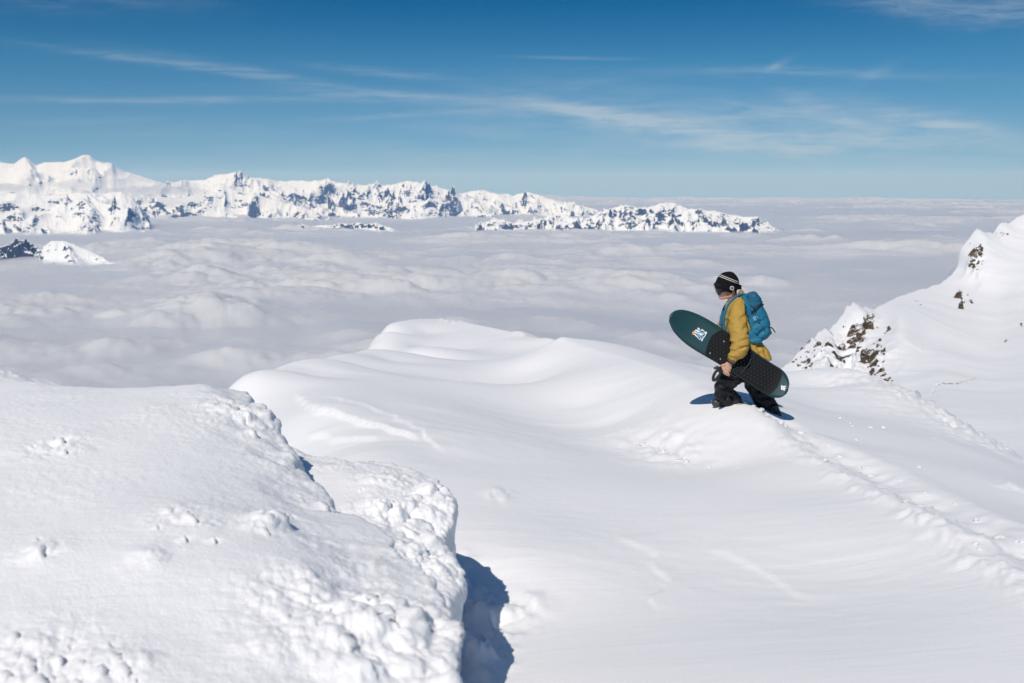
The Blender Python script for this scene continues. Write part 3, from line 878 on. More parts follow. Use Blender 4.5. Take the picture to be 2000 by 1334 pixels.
far_range('mountain', [(-420, 360), (-150, 335), (-40, 322), (0, 316), (15, 318), (28, 320), (38, 312), (48, 307), (58, 312), (65, 318), (72, 323), (90, 316), (125, 316), (150, 308), (163, 303), (175, 303), (187, 312), (205, 318), (218, 317), (226, 325),
                       (245, 335), (270, 342), (300, 352), (330, 361), (400, 376), (460, 395)], 33000, 5200, 2600, 420, 110, M_FARSMOOTH,
          'broad glacier covered mountain, highest on the far left skyline', spur=0.30, jag=0.02, pw=0.9, seed=1, lam=1500)
far_range('mountain', [(-420, 392), (-150, 386), (0, 379), (60, 376), (100, 381), (150, 376), (200, 378), (236, 373), (255, 384), (275, 402), (290, 430), (300, 470)], 21800, 2900, 1500, 420, 150, M_FAR,
          'steep gullied snow wall with speckled rock on the left', spur=0.34, jag=0.03, pw=0.95, seed=2, lam=520, steep=0.45)
far_range('mountain', [(200, 388), (236, 378), (300, 383), (345, 386), (372, 383), (398, 376), (415, 366), (428, 358), (440, 362), (460, 372), (500, 380), (545, 393), (590, 404), (630, 418), (650, 440)], 27300, 1900, 1500, 420, 120, M_FAR,
          'snow spur with a row of dark rock faces above the cloud', spur=0.5, jag=0.03, pw=0.95, seed=3, lam=560, steep=0.45)
far_range('mountain', [(290, 372), (330, 357), (360, 352), (400, 352), (415, 345), (430, 340), (450, 338), (465, 337), (485, 345), (510, 348), (525, 350), (545, 355), (575, 352), (600, 354), (620, 352), (640, 350), (660, 356), (690, 360), (720, 366), (760, 378), (800, 392)], 31500, 3600, 2200, 460, 120, M_FAR,
          'long jagged snow range along the skyline left of centre', spur=0.42, jag=0.03, pw=0.95, seed=4, lam=820, steep=0.3)
far_range('mountain', [(640, 392), (675, 374), (700, 364), (725, 360), (738, 356), (752, 362), (768, 360), (780, 357), (795, 353), (815, 356), (845, 363), (870, 368), (885, 374), (905, 385), (930, 398), (960, 412)], 28800, 2300, 1700, 420, 130, M_FAR,
          'rocky snow mountain above the cloud at the centre of the range', spur=0.55, jag=0.03, pw=0.95, seed=5, lam=600, steep=0.45)
far_range('mountain', [(860, 392), (890, 378), (905, 377), (925, 372), (945, 371), (962, 377), (980, 379), (992, 378), (1010, 386), (1040, 400)], 34500, 1800, 1700, 220, 70, M_FAR,
          'low far ridge with small notched peaks behind the range', spur=0.45, jag=0.035, pw=1.0, seed=6, lam=600)
far_range('mountain', [(955, 408), (985, 392), (1000, 383), (1020, 376), (1033, 375), (1050, 380), (1075, 389), (1100, 395), (1130, 400), (1160, 407), (1185, 420)], 30200, 1700, 1500, 300, 90, M_FAR,
          'last rocky snow peak at the right end of the skyline range', spur=0.55, jag=0.04, pw=1.05, seed=7, lam=560, steep=0.3)
far_range('mountain', [(905, 470), (920, 456), (933, 441), (950, 432), (965, 427), (985, 430), (1000, 436), (1030, 432), (1060, 430), (1085, 420), (1100, 418), (1130, 428), (1150, 425), (1175, 412), (1200, 405), (1215, 400), (1230, 402), (1255, 408),
                       (1275, 402), (1300, 395), (1315, 395), (1330, 402), (1345, 408), (1370, 410), (1400, 413), (1430, 420), (1460, 424), (1475, 423), (1490, 435), (1508, 442), (1530, 455)], 21200, 1000, 1000, 640, 110, M_MID,
          'long rocky ridge rising like an island from the cloud sea', spur=0.55, jag=0.06, pw=1.0, seed=8, base_drop=120, lam=330, steep=0.2)
far_range('mountain', [(545, 457), (560, 448), (575, 443), (590, 436), (605, 443), (625, 440), (652, 439), (665, 435), (680, 437), (700, 435), (720, 438), (735, 434), (750, 441), (770, 448), (785, 458)], 20600, 520, 520, 300, 70, M_DARK,
          'small low rock island in the cloud sea', spur=0.5, jag=0.10, pw=1.0, seed=9, base_drop=70, lam=230)
far_range('mountain', [(-160, 470), (-80, 480), (0, 482), (18, 478), (35, 467), (50, 468), (62, 477), (75, 484), (95, 500), (110, 520)], 12600, 520, 500, 280, 90, M_DARK,
          'dark rock knob in the cloud at the left edge', spur=0.55, jag=0.10, pw=0.9, seed=10, base_drop=60, lam=160)
far_range('mountain', [(70, 520), (84, 482), (100, 471), (125, 470), (150, 480), (180, 492), (205, 505), (222, 514), (240, 530)], 12000, 560, 500, 280, 90, M_MID,
          'rounded snow peak in the cloud beside the dark knob', spur=0.35, jag=0.03, pw=0.95, seed=11, base_drop=60, lam=240)

# ================================================================== SEA OF CLOUD
def cloud_h(x, y, r):
    wx = x + 260 * perlin(x / 1500, y / 1500); wy = y + 260 * perlin(x / 1500 + 5, y / 1500 + 9)
    fine = lambda s: np.clip(1.6 - r * 0.0011 / s * 2.2, 0, 1)
    h = 100 * perlin(wx / 3900, wy / 2900)
    b1 = np.abs(perlin(wx / 1500 + 3, wy / 1050)); b2 = np.abs(perlin(wx / 620, wy / 470 + 4)); b3 = np.abs(perlin(wx / 260 + 7, wy / 210))
    mod = sstep(-0.3, 0.4, perlin(wx / 2900 + 11, wy / 2300 + 2))
    h = h + (185 * b1 + 135 * b2 * fine(480)) * (0.35 + 0.65 * mod) + 52 * b3 * fine(210) * (0.3 + 0.7 * mod)
    h = h + 22 * np.abs(perlin(wx / 130 + 3, wy / 105)) * fine(130) + 7 * perlin(wx / 62, wy / 55) * fine(80)
    far = 1 + 2.0 * sstep(15000, 70000, r)
    h = h + far * (110 * perlin(wx / 9000 + 2, wy / 5200) + 70 * perlin(wx / 16000, wy / 9000 + 8))
    return h - 90


X, Y, R = polar(-33, 33, 640, 2300, 150000, 560)
Z = CLOUD_Z - R ** 2 / (2 * EARTH) + cloud_h(X, Y, R)
mc, t, b = new_mat('cloud')
b.inputs['Base Color'].default_value = (0.575, 0.59, 0.615, 1)
b.inputs['Roughness'].default_value = 1.0
b.inputs['Specular IOR Level'].default_value = 0.0
sea = link('cloud_sea', grid_mesh('cloud_sea', np.stack([X, Y, Z], -1)), mc)
tag(sea, 'sea of low cloud filling the valleys to the horizon', kind='structure')

# soft vapour lying on the cloud tops, thickest in the hollows and against the mountains
X2, Y2, R2 = polar(-33, 33, 380, 2300, 90000, 280)
base2 = CLOUD_Z - R2 ** 2 / (2 * EARTH)
top = cloud_h(X2, Y2, R2)
puff = 45 + 70 * sstep(-0.2, 0.5, perlin(X2 / 1700 + 3, Y2 / 1300)) + 34 * perlin(X2 / 600, Y2 / 480 + 6) + 16 * perlin(X2 / 230, Y2 / 190 + 2)
puff = np.clip(0.62 * puff - 0.50 * top, 7, 150) * (1 + 0.35 * sstep(12000, 26000, R2) - 0.4 * sstep(35000, 60000, R2)) * sstep(0, 6, np.arange(280))[:, None] * sstep(0, 6, 279 - np.arange(280))[:, None]
Ptop = np.stack([X2, Y2, base2 + top + puff], -1); Pbot = np.stack([X2, Y2, base2 + top - 60], -1)
ring = np.concatenate([Ptop, Pbot[::-1], Ptop[:1]])
mv = bpy.data.materials.new('vapour'); mv.use_nodes = True
vt = mv.node_tree; vt.nodes.clear()
vv = N(vt, 'ShaderNodeVolumePrincipled', inp={'Color': (0.905, 0.918, 0.94, 1), 'Absorption Color': (0, 0, 0, 1), 'Density': 0.0032, 'Anisotropy': 0.2})
vo = N(vt, 'ShaderNodeOutputMaterial'); L(vt, vv.outputs[0], vo.inputs['Volume'])
vm = grid_mesh('cloud_vapour', ring)
bm = bmesh.new(); bm.from_mesh(vm); bmesh.ops.remove_doubles(bm, verts=bm.verts, dist=0.05); bmesh.ops.holes_fill(bm, edges=[e for e in bm.edges if e.is_boundary], sides=0); bmesh.ops.recalc_face_normals(bm, faces=bm.faces); bm.to_mesh(vm); bm.free()
vap = link('cloud_vapour', vm, mv)
tag(vap, 'soft vapour over the cloud sea', kind='stuff')

# a thin bank of cloud hanging between the front wall and the glacier
def bank(px0, px1, py, D, th, seed):
    c_ = at((px0 + px1) / 2, py, D); half = (px1 - px0) / 2 / F * D
    bm = bmesh.new(); bmesh.ops.create_icosphere(bm, subdivisions=5, radius=1)
    co = np.array([v.co[:] for v in bm.verts])
    k = 1 + 0.45 * fbm(co[:, 0] * 2.6 + seed, co[:, 1] * 1.5, co[:, 2] * 1.5, 3)
    for v, s in zip(bm.verts, k):
        v.co = Vector((v.co.x * half * (0.9 + 0.1 * s), v.co.y * half * 0.35, v.co.z * th / F * D * s)) + c_
    me = bpy.data.meshes.new('cloud_bank'); bm.to_mesh(me); bm.free()
    o = link('cloud_bank', me, mvb)
    return tag(o, 'thin grey cloud bank lying along the foot of the glacier', kind='stuff')


mvb = bpy.data.materials.new('bank_vapour'); mvb.use_nodes = True
bt = mvb.node_tree; bt.nodes.clear()
bv = N(bt, 'ShaderNodeVolumePrincipled', inp={'Color': (0.92, 0.93, 0.95, 1), 'Absorption Color': (0, 0, 0, 1), 'Density': 0.0012, 'Anisotropy': 0.2})
bo = N(bt, 'ShaderNodeOutputMaterial'); L(bt, bv.outputs[0], bo.inputs['Volume'])
bank(95, 205, 362, 26500, 11, 1.0); bank(190, 410, 373, 27000, 10, 4.0); bank(-80, 60, 366, 26000, 9, 7.0); bank(300, 400, 364, 29500, 7, 9.0)

# ================================================================== AIR
def box_mesh(name, lo, hi):
    bm = bmesh.new()
    bmesh.ops.create_cube(bm, size=1)
    for v in bm.verts:
        v.co = Vector([l + (h - l) * (c + 0.5) for l, h, c in zip(lo, hi, v.co)])
    me = bpy.data.meshes.new(name)
    bm.to_mesh(me); bm.free()
    return me


HAZE = bpy.data.materials.new('haze')
HAZE.use_nodes = True
ht = HAZE.node_tree
ht.nodes.clear()
pv = N(ht, 'ShaderNodeVolumePrincipled', inp={'Color': (0.22, 0.48, 1.0, 1), 'Absorption Color': (1, 1, 1, 1), 'Density': 1.8e-5, 'Anisotropy': 0.0})
ho = N(ht, 'ShaderNodeOutputMaterial')
L(ht, pv.outputs[0], ho.inputs['Volume'])
haze = link('haze', box_mesh('haze', (-120000, -3000, -3300), (120000, 160000, 1050)), HAZE)
tag(haze, 'thin blue mountain air', kind='stuff')

# ================================================================== PERSON, BOARD, PACK
PD = 10.3
S = PD / F                                # metres per photograph pixel at the walker


def B(px, py, dy=0.0):
    return at(px, py, PD + dy)


def ring_tube(bm, pts, radii, seg=12, flat=None, cap=True, up=None):
    """loft circles (or ellipses) along a path; flat = (a, b) radius factors"""
    pts = [Vector(p) for p in pts]
    n = len(pts)
    rings = []
    ref = Vector(up) if up is not None else Vector((0, 1, 0.05))
    for i, p in enumerate(pts):
        t = (pts[min(i + 1, n - 1)] - pts[max(i - 1, 0)]).normalized()
        s = t.cross(ref)
        if s.length < 1e-4:
            s = t.cross(Vector((1, 0, 0)))
        s.normalize()
        w = s.cross(t).normalized()
        r = radii[i] if hasattr(radii, '__len__') else radii
        ra, rb = (r if hasattr(r, '__len__') else (r, r))
        if flat:
            ra, rb = ra * flat[0], rb * flat[1]
        rings.append([bm.verts.new(p + s * (math.cos(a) * ra) + w * (math.sin(a) * rb)) for a in [2 * math.pi * k / seg for k in range(seg)]])
    for i in range(n - 1):
        for k in range(seg):
            bm.faces.new((rings[i][k], rings[i][(k + 1) % seg], rings[i + 1][(k + 1) % seg], rings[i + 1][k]))
    if cap:
        bm.faces.new(rings[0][::-1]); bm.faces.new(rings[-1])
    return rings


def capsule(bm, pts, radii, seg=14, flat=None):
    """tube with rounded ends"""
    pts = [Vector(p) for p in pts]
    radii = list(radii) if hasattr(radii, '__len__') else [radii] * len(pts)
    t0 = (pts[0] - pts[1]).normalized(); t1 = (pts[-1] - pts[-2]).normalized()
    P, Rr = [], []
    for k in (0.98, 0.8, 0.45):
        P.append(pts[0] + t0 * radii[0] * k); Rr.append(radii[0] * math.sqrt(1 - k * k))
    P += pts; Rr += radii
    for k in (0.45, 0.8, 0.98):
        P.append(pts[-1] + t1 * radii[-1] * k); Rr.append(radii[-1] * math.sqrt(1 - k * k))
    ring_tube(bm, P, Rr, seg, flat)


def blob(bm, c, r, rot=None, sub=3):
    ret = bmesh.ops.create_icosphere(bm, subdivisions=sub, radius=1)
    M = Matrix.Translation(c) @ (rot.to_4x4() if rot else Matrix.Identity(4)) @ Matrix.Diagonal((*r, 1))
    bmesh.ops.transform(bm, matrix=M, verts=ret['verts'])


def smooth_pts(ctrl, k=4):
    """Catmull-Rom through rows of numbers"""
    p = np.array(ctrl, float)
    e = np.vstack([2 * p[0] - p[1], p, 2 * p[-1] - p[-2]])
    out = []
    for i in range(1, len(e) - 2):
        for j in range(k):
            t = j / k
            out.append(0.5 * (2 * e[i] + (e[i + 1] - e[i - 1]) * t + (2 * e[i - 1] - 5 * e[i] + 4 * e[i + 1] - e[i + 2]) * t * t + (3 * e[i] - e[i - 1] - 3 * e[i + 1] + e[i + 2]) * t ** 3))
    out.append(p[-1])
    return np.array(out)


def limb(bm, rows, seg=16, flat=None):
    q = smooth_pts(rows)
    capsule(bm, [B(a, b, c) for a, b, c, _ in q], [max(r, 0.004) for *_, r in q], seg, flat)


def loft(bm, rows, seg=20):
    """rows: px, py, dy, half-thickness across the view (m), half-depth (m), tilt of the section in degrees"""
    q = smooth_pts(rows)
    rings = []
    for px, py, dy, a, b, tl in q:
        c = B(px, py, dy); t = math.radians(tl)
        s = Vector((math.cos(t), 0, math.sin(t)))
        rings.append([bm.verts.new(c + s * (math.cos(k) * a) + Vector((0, 1, 0)) * (math.sin(k) * b)) for k in [2 * math.pi * i / seg for i in range(seg)]])
    for i in range(len(rings) - 1):
        for k in range(seg):
            bm.faces.new((rings[i][k], rings[i][(k + 1) % seg], rings[i + 1][(k + 1) % seg], rings[i + 1][k]))
    bm.faces.new(rings[0][::-1]); bm.faces.new(rings[-1])


def fuse(name, bm, voxel, smooth=6, disp=None, decimate=None):
    """voxel-remesh overlapping closed shapes into one continuous skin"""
    bmesh.ops.recalc_face_normals(bm, faces=bm.faces)
    me = bpy.data.meshes.new(name + '_tmp'); bm.to_mesh(me); bm.free()
    o = bpy.data.objects.new(name + '_tmp', me); COL.objects.link(o)
    m = o.modifiers.new('r', 'REMESH'); m.mode = 'VOXEL'; m.voxel_size = voxel
    m = o.modifiers.new('s', 'SMOOTH'); m.iterations = smooth; m.factor = 0.5
    dg = bpy.context.evaluated_depsgraph_get()
    res = bpy.data.meshes.new_from_object(o.evaluated_get(dg))
    bpy.data.objects.remove(o); bpy.data.meshes.remove(me)
    res.name = name
    n = len(res.vertices)
    co = np.empty(n * 3, np.float32); res.vertices.foreach_get('co', co); co = co.reshape(-1, 3).astype(float)
    if disp is not None:
        no = np.empty(n * 3, np.float32); res.vertices.foreach_get('normal', no); no = no.reshape(-1, 3)
        co = co + no * disp(co)[:, None]
        res.vertices.foreach_set('co', co.astype(np.float32).reshape(-1))
    res.polygons.foreach_set('use_smooth', np.ones(len(res.polygons), bool))
    res.update()
    return res


def bm_mesh(name, bm, smooth=True):
    bmesh.ops.recalc_face_normals(bm, faces=bm.faces)
    me = bpy.data.meshes.new(name); bm.to_mesh(me); bm.free()
    me.polygons.foreach_set('use_smooth', np.full(len(me.polygons), smooth))
    return me


def pxcoords(co):
    """back from metres to photograph pixels and dy (approximate, for placing folds)"""
    d = co[:, 1] * CP - co[:, 2] * SP
    px = 1000 + co[:, 0] / d * F
    up = co[:, 1] * SP + co[:, 2] * CP
    return px, 667 - up / d * F


def fabric(name, col, rough=0.75, bump=0.004, scale=34, sheen=0.0, var=0.08):
    m, t, b = new_mat(name)
    b.inputs['Roughness'].default_value = rough
    b.inputs['Specular IOR Level'].default_value = 0.25
    co = N(t, 'ShaderNodeTexCoord').outputs['Object']
    n = NOISE(t, co, 9, 4, 0.6)
    L(t, MIXC(t, n, tuple(c * (1 - var) for c in col), tuple(c * (1 + var) for c in col)), b.inputs['Base Color'])
    f = NOISE(t, MAPPING(t, co, (1.6, 0.7, 1.1), (0.2, 0.4, 0.5)), scale, 4, 0.6, 1.5)
    b1 = N(t, 'ShaderNodeBump', inp={'Strength': 1.0, 'Distance': bump}); L(t, f, b1.inputs['Height'])
    w = NOISE(t, co, 900, 1, 0.5)
    b2 = N(t, 'ShaderNodeBump', inp={'Strength': 0.6, 'Distance': 0.0006}); L(t, w, b2.inputs['Height']); L(t, b1.outputs[0], b2.inputs['Normal'])
    L(t, b2.outputs[0], b.inputs['Normal'])
    return m


M_JACKET = fabric('ochre_shell', (0.43, 0.268, 0.058), 0.7, 0.006, 11)
M_PANTS = fabric('black_shell', (0.009, 0.0095, 0.012), 0.36, 0.016, 15)
M_KNIT = fabric('black_knit', (0.005, 0.005, 0.0055), 0.95, 0.0015, 120)
M_WHITEKNIT = simple_mat('white_knit', (0.75, 0.72, 0.70), 0.9)
M_SKIN = simple_mat('skin', (0.56, 0.32, 0.22), 0.5, grain=0.14, gscale=40)
M_LENS = simple_mat('goggle_lens', (0.018, 0.023, 0.030), 0.14, spec=0.30)
M_BLACK = simple_mat('black_plastic', (0.015, 0.015, 0.017), 0.45)
M_BOOT = simple_mat('boot_leather', (0.035, 0.037, 0.042), 0.42, bump=0.002, bscale=60)
M_BROWN = simple_mat('woven_band', (0.13, 0.075, 0.05), 0.8, grain=0.5, gscale=120)
M_LIPDARK = simple_mat('dark_lip', (0.05, 0.032, 0.024), 0.9, grain=0.4, gscale=300)
M_PACK = fabric('blue_nylon', (0.017, 0.155, 0.265), 0.6, 0.005, 12, var=0.16)
M_PACKDK = fabric('dark_blue_nylon', (0.014, 0.105, 0.195), 0.6, 0.004, 12)
M_PACKLT = simple_mat('pale_blue_patch', (0.11, 0.33, 0.47), 0.7)
M_TEAL = simple_mat('teal_topsheet', (0.006, 0.046, 0.056), 0.6, grain=0.22, gscale=90)
M_PAD = simple_mat('black_foam', (0.004, 0.0045, 0.005), 0.6, spec=0.3)
M_STUD = simple_mat('pad_stud', (0.022, 0.025, 0.028), 0.3)
M_EDGE = simple_mat('board_edge', (0.03, 0.035, 0.035), 0.4)
M_STEEL = simple_mat('steel', (0.6, 0.6, 0.6), 0.3, metal=1.0)
M_LOGOW = simple_mat('white_print', (0.78, 0.79, 0.80), 0.6)
M_LOGOB = simple_mat('pale_blue_print', (0.36, 0.58, 0.72), 0.6)
M_LOGOO = simple_mat('orange_print', (0.75, 0.33, 0.12), 0.6)
M_CORD = simple_mat('black_cord', (0.014, 0.014, 0.016), 0.6)

# ---- body: one skin from head to feet
HC = B(1423, 553, 0.02)


def H(f, u_, lat=0.0):
    """head space: f forward (to the left of the picture), u up, lat towards the camera; head tipped a little down"""
    t = math.radians(4)
    ff, uu = f * math.cos(t) + u_ * math.sin(t), -f * math.sin(t) + u_ * math.cos(t)
    yaw = math.radians(6)
    return HC + Vector((-ff * math.cos(yaw) - lat * math.sin(yaw) * 0, ff * math.sin(yaw) * 0.6 - lat, uu))


bm = bmesh.new()
blob(bm, H(-0.005, 0.012), (0.100, 0.080, 0.104))
blob(bm, H(0.036, -0.070), (0.066, 0.064, 0.092))
blob(bm, H(0.070, -0.030), (0.036, 0.055, 0.040))
blob(bm, H(0.078, -0.146), (0.027, 0.032, 0.023))
blob(bm, H(0.070, -0.112), (0.036, 0.040, 0.036))
for sgn in (-1, 1):
    capsule(bm, [H(-0.030, -0.088, 0.058 * sgn), H(-0.012, -0.125, 0.052 * sgn), H(0.070, -0.150, 0.014 * sgn)], [0.020, 0.021, 0.019])
    blob(bm, H(0.062, -0.075, 0.040 * sgn), (0.028, 0.024, 0.026))
    # ear
    blob(bm, H(-0.028, -0.060, 0.078 * sgn), (0.020, 0.012, 0.032))
    blob(bm, H(-0.022, -0.086, 0.076 * sgn), (0.010, 0.009, 0.012))
capsule(bm, [H(0.092, -0.030), H(0.112, -0.068), H(0.124, -0.086)], [0.013, 0.014, 0.013])
for sgn in (-1, 1):
    blob(bm, H(0.106, -0.093, 0.014 * sgn), (0.013, 0.010, 0.009))
blob(bm, H(0.100, -0.118), (0.014, 0.024, 0.008))
blob(bm, H(0.097, -0.131), (0.013, 0.022, 0.008))
capsule(bm, [H(-0.012, -0.08), H(-0.040, -0.16), H(-0.065, -0.24)], [0.062, 0.058, 0.070])
# trunk, arms and legs under the clothes
loft(bm, [(1437, 596, 0, .07, .12, 20), (1441, 612, 0, .09, .16, 20), (1448, 645, 0, .09, .15, 24), (1462, 680, 0, .09, .14, 28), (1474, 706, 0, .10, .14, 30)])
limb(bm, [(1443, 602, -.17, .05), (1441, 635, -.27, .048), (1446, 670, -.34, .044), (1437, 690, -.355, .036), (1428, 705, -.355, .029), (1424, 710, -.352, .030)])
limb(bm, [(1434, 604, .17, .05), (1421, 640, .24, .045), (1413, 668, .18, .038)])
limb(bm, [(1468, 712, -.09, .085), (1448, 725, -.09, .075), (1425, 742, -.06, .06), (1416, 763, -.02, .05), (1423, 783, .02, .045)])
limb(bm, [(1476, 714, .09, .085), (1482, 745, .05, .075), (1492, 768, .02, .06), (1508, 793, -.02, .05), (1516, 808, -.04, .045)])
# left hand: palm over the board's lower edge, fingers curled under it
pal0, pal1 = B(1425, 708.5, -.352), B(1418.5, 722, -.350)
ring_tube(bm, [pal0, pal0.lerp(pal1, .35), pal0.lerp(pal1, .75), pal1], [(.030, .018), (.042, .018), (.046, .017), (.042, .013)], 14, up=(0, 1, 0))
knk = [(1410.5, 720.0), (1414.7, 723.4), (1419.2, 726.4), (1423.8, 728.6)]
for i, (kx, ky) in enumerate(knk):
    ln = (0.92, 1.0, 0.95, 0.78)[i]
    capsule(bm, [B(kx + 1.5, ky - 3, -.350), B(kx, ky + .5, -.352), B(kx - 0.4, ky + 5.0 * ln, -.335), B(kx + 0.2, ky + 6.8 * ln, -.300), B(kx + 1.0, ky + 4.6 * ln, -.268)], [.0100, .0108, .0100, .0092, .0080], 10)
capsule(bm, [B(1421, 711.5, -.352), B(1413.5, 712.5, -.362), B(1408.8, 714.2, -.352), B(1405.6, 715.8, -.338)], [.014, .0125, .011, .009], 10)
body_me = fuse('body', bm, 0.0055, 5)

person = empty('person', B(1455, 800, 0))
tag(person, 'person in ochre jacket and black beanie trudging uphill with a snowboard underarm', 'person')
PL = -person.location


def part(name, me, mat, parent=person, off=None):
    """link a mesh built in world space as a part of an empty"""
    root = parent
    base = Vector((0, 0, 0))
    while root is not None:
        base += root.location
        root = root.parent
    me.transform(Matrix.Translation(-base))
    return link(name, me, mat, parent)


part('body', body_me, M_SKIN)

# jacket --------------------------------------------------------------
bm = bmesh.new()
loft(bm, [(1427.5, 587, 0.01, .064, .074, 28), (1431, 592, 0, .080, .105, 26), (1436, 599, 0, .112, .175, 18), (1439, 612, 0, .128, .205, 18), (1440, 632, 0, .136, .212, 16), (1447, 655, 0, .136, .205, 22),
          (1460, 678, 0, .138, .200, 26), (1473, 694, 0, .160, .205, 24), (1478, 706, 0, .165, .21, 20)], 24)
limb(bm, [(1444, 599, -.16, .080), (1441, 617, -.235, .094), (1441, 640, -.300, .098), (1444.5, 660, -.350, .096), (1446.5, 673, -.372, .093), (1441.5, 686, -.376, .084), (1435, 694, -.370, .068), (1432.5, 698, -.364, .056)], 18)
limb(bm, [(1440, 592, .02, .085), (1452, 600, .02, .10), (1458, 625, .02, .10)], 18)
limb(bm, [(1434, 601, .16, .080), (1421, 625, .235, .090), (1414, 648, .235, .080), (1412, 668, .17, .062)], 18)


def jacket_folds(co):
    px, py = pxcoords(co)
    y = co[:, 1]
    d = 0.012 * (ridged(px / 34 + py / 50, py / 16 - px / 80, 2) - 0.75) + 0.002 * perlin(px / 7, py / 7, y * 12)
    elbow = np.exp(-((px - 1447) / 22) ** 2 - ((py - 680) / 16) ** 2)
    d = d + 0.026 * elbow * (np.abs(np.sin((py + 0.30 * px) / 5.0 + 0.9 * perlin(px / 12, py / 12))) ** 0.7 - 0.65)
    hem = np.exp(-((px - 1485) / 22) ** 2 - ((py - 690) / 16) ** 2)
    d = d + 0.024 * hem * (np.abs(np.sin((px - 0.25 * py) / 3.6 + 0.8 * perlin(px / 12, py / 14))) ** 0.7 - 0.65)
    arm = np.exp(-((px - 1462) / 12) ** 2 - ((py - 625) / 28) ** 2)
    d = d + 0.012 * arm * np.sin((px + 0.8 * py) / 3.2)
    seam = np.abs(px - (1461 + 0.10 * (py - 620))) + 30 * (np.abs(py - 622) > 30)
    d = d - 0.020 * np.exp(-(seam / 2.4) ** 2)
    return d


part('jacket', fuse('jacket', bm, 0.009, 5, jacket_folds), M_JACKET)
# cuff: woven band round the wrist
bm = bmesh.new()
ring_tube(bm, [B(1430.5, 701.5, -.362), B(1428.6, 704.2, -.362), B(1426.4, 707, -.360)], [.045, .047, .043], 20)
part('wrist_band', bm_mesh('wrist_band', bm), M_BROWN)
bm = bmesh.new()
ring_tube(bm, [B(1427.2, 706.4, -.360), B(1425.4, 709, -.357)], [.040, .037], 20)
part('glove_cuff', bm_mesh('glove_cuff', bm), M_BLACK)

# trousers -------------------------------------------------------------
bm = bmesh.new()
loft(bm, [(1470, 696, 0, .13, .18, 26), (1476, 706, 0, .145, .19, 28), (1477, 718, 0, .135, .185, 30)], 22)
limb(bm, [(1468, 712, -.09, .125), (1448, 724, -.11, .116), (1427, 737, -.085, .106), (1418, 747, -.05, .101), (1413, 762, -.02, .096), (1415, 775, .01, .098), (1420, 784, .03, .094)], 18)
limb(bm, [(1478, 714, .09, .130), (1476, 740, .06, .128), (1481, 762, .03, .116), (1491, 779, 0, .106), (1501, 795, -.02, .092), (1508, 807, -.03, .082)], 18)


def trouser_folds(co):
    px, py = pxcoords(co)
    y = co[:, 1]
    d = 0.016 * (ridged(px / 30 - py / 40, py / 17 + px / 80, 3) - 0.75) + 0.004 * perlin(px / 7, py / 7, y * 10)
    k = np.exp(-((px - 1418) / 22) ** 2 - ((py - 768) / 14) ** 2)
    return d + 0.014 * k * np.sin((py - 0.25 * px) / 2.4)


part('trousers', fuse('trousers', bm, 0.010, 5, trouser_folds), M_PANTS)

# boots -----------------------------------------------------------------
for k, rows in enumerate(([(1438, 780, .03, .060), (1424, 783, .03, .066), (1408, 785, .03, .060), (1398, 787, .03, .045)], [(1509, 802, -.03, .062), (1516, 812, -.04, .062), (1512, 820, -.05, .058), (1500, 824, -.06, .048)])):
    bm = bmesh.new()
    limb(bm, rows)
    a, b_ = rows[0], rows[1]
    limb(bm, [(a[0] - 8 * (1 - k), a[1] - 8, a[2], .062), (a[0] - 4 * (1 - k), a[1] + 2, a[2], .062)])
    boot = part('boot', fuse('boot', bm, 0.009, 4), M_BOOT)
    bm = bmesh.new()
    for q in (0.25, 0.55):
        c = Vector(rows[1][:2]).lerp(Vector(rows[2][:2]), q)
        dyy = rows[1][2]
        ring_tube(bm, [B(c.x + 1.5, c.y - 1.0, dyy), B(c.x - 1.5, c.y - 0.2, dyy)], .069, 16)
    part('boot_strap', bm_mesh('boot_strap', bm), M_BLACK, boot)

# beanie: turned round an axis that leans back, with two thin stripes
LEAN = math.radians(21)
ax_u = Vector((math.sin(LEAN), 0, math.cos(LEAN))); ax_f = Vector((-math.cos(LEAN), 0, math.sin(LEAN)))
BC = B(1421, 553, 0.02)


def lathe(bm, prof, lat=0.86, seg=48, wob=0.0, closed=True):
    rings = []
    for h, r in prof:
        ring = []
        for k in range(seg):
            a = 2 * math.pi * k / seg
            rr_ = r * (1 + wob * math.sin(a * 24))
            ring.append(bm.verts.new(BC + ax_u * h + ax_f * (math.cos(a) * rr_) + Vector((0, 1, 0)) * (math.sin(a) * rr_ * lat)))
        rings.append(ring)
    for i in range(len(rings) - 1):
        for k in range(seg):
            bm.faces.new((rings[i][k], rings[i][(k + 1) % seg], rings[i + 1][(k + 1) % seg], rings[i + 1][k]))
    if closed:
        bm.faces.new(rings[-1])
    return rings


PROF = [(-.078, .100), (-.082, .108), (-.075, .114), (-.05, .119), (-.02, .1205), (.0, .120), (.02, .118), (.045, .111), (.065, .101), (.085, .084), (.102, .062), (.115, .038), (.124, .012)]
bm = bmesh.new()
lathe(bm, PROF, wob=0.006)
beanie = part('beanie', bm_mesh('beanie', bm), M_KNIT)
hh = [p[0] for p in PROF[3:]]; rr2 = [p[1] for p in PROF[3:]]
for h in (.036, .053):
    bm = bmesh.new()
    r0, r1 = np.interp(h - .0028, hh, rr2), np.interp(h + .0028, hh, rr2)
    lathe(bm, [(h - .0029, r0 - .002), (h - .0028, r0 + .0022), (h + .0028, r1 + .0022), (h + .0029, r1 - .002)], closed=False)
    part('stripe', bm_mesh('stripe', bm), M_WHITEKNIT, beanie)

# goggles
gog = empty('goggles', (0, 0, 0)); gog.parent = person; gog.location = HC - person.location


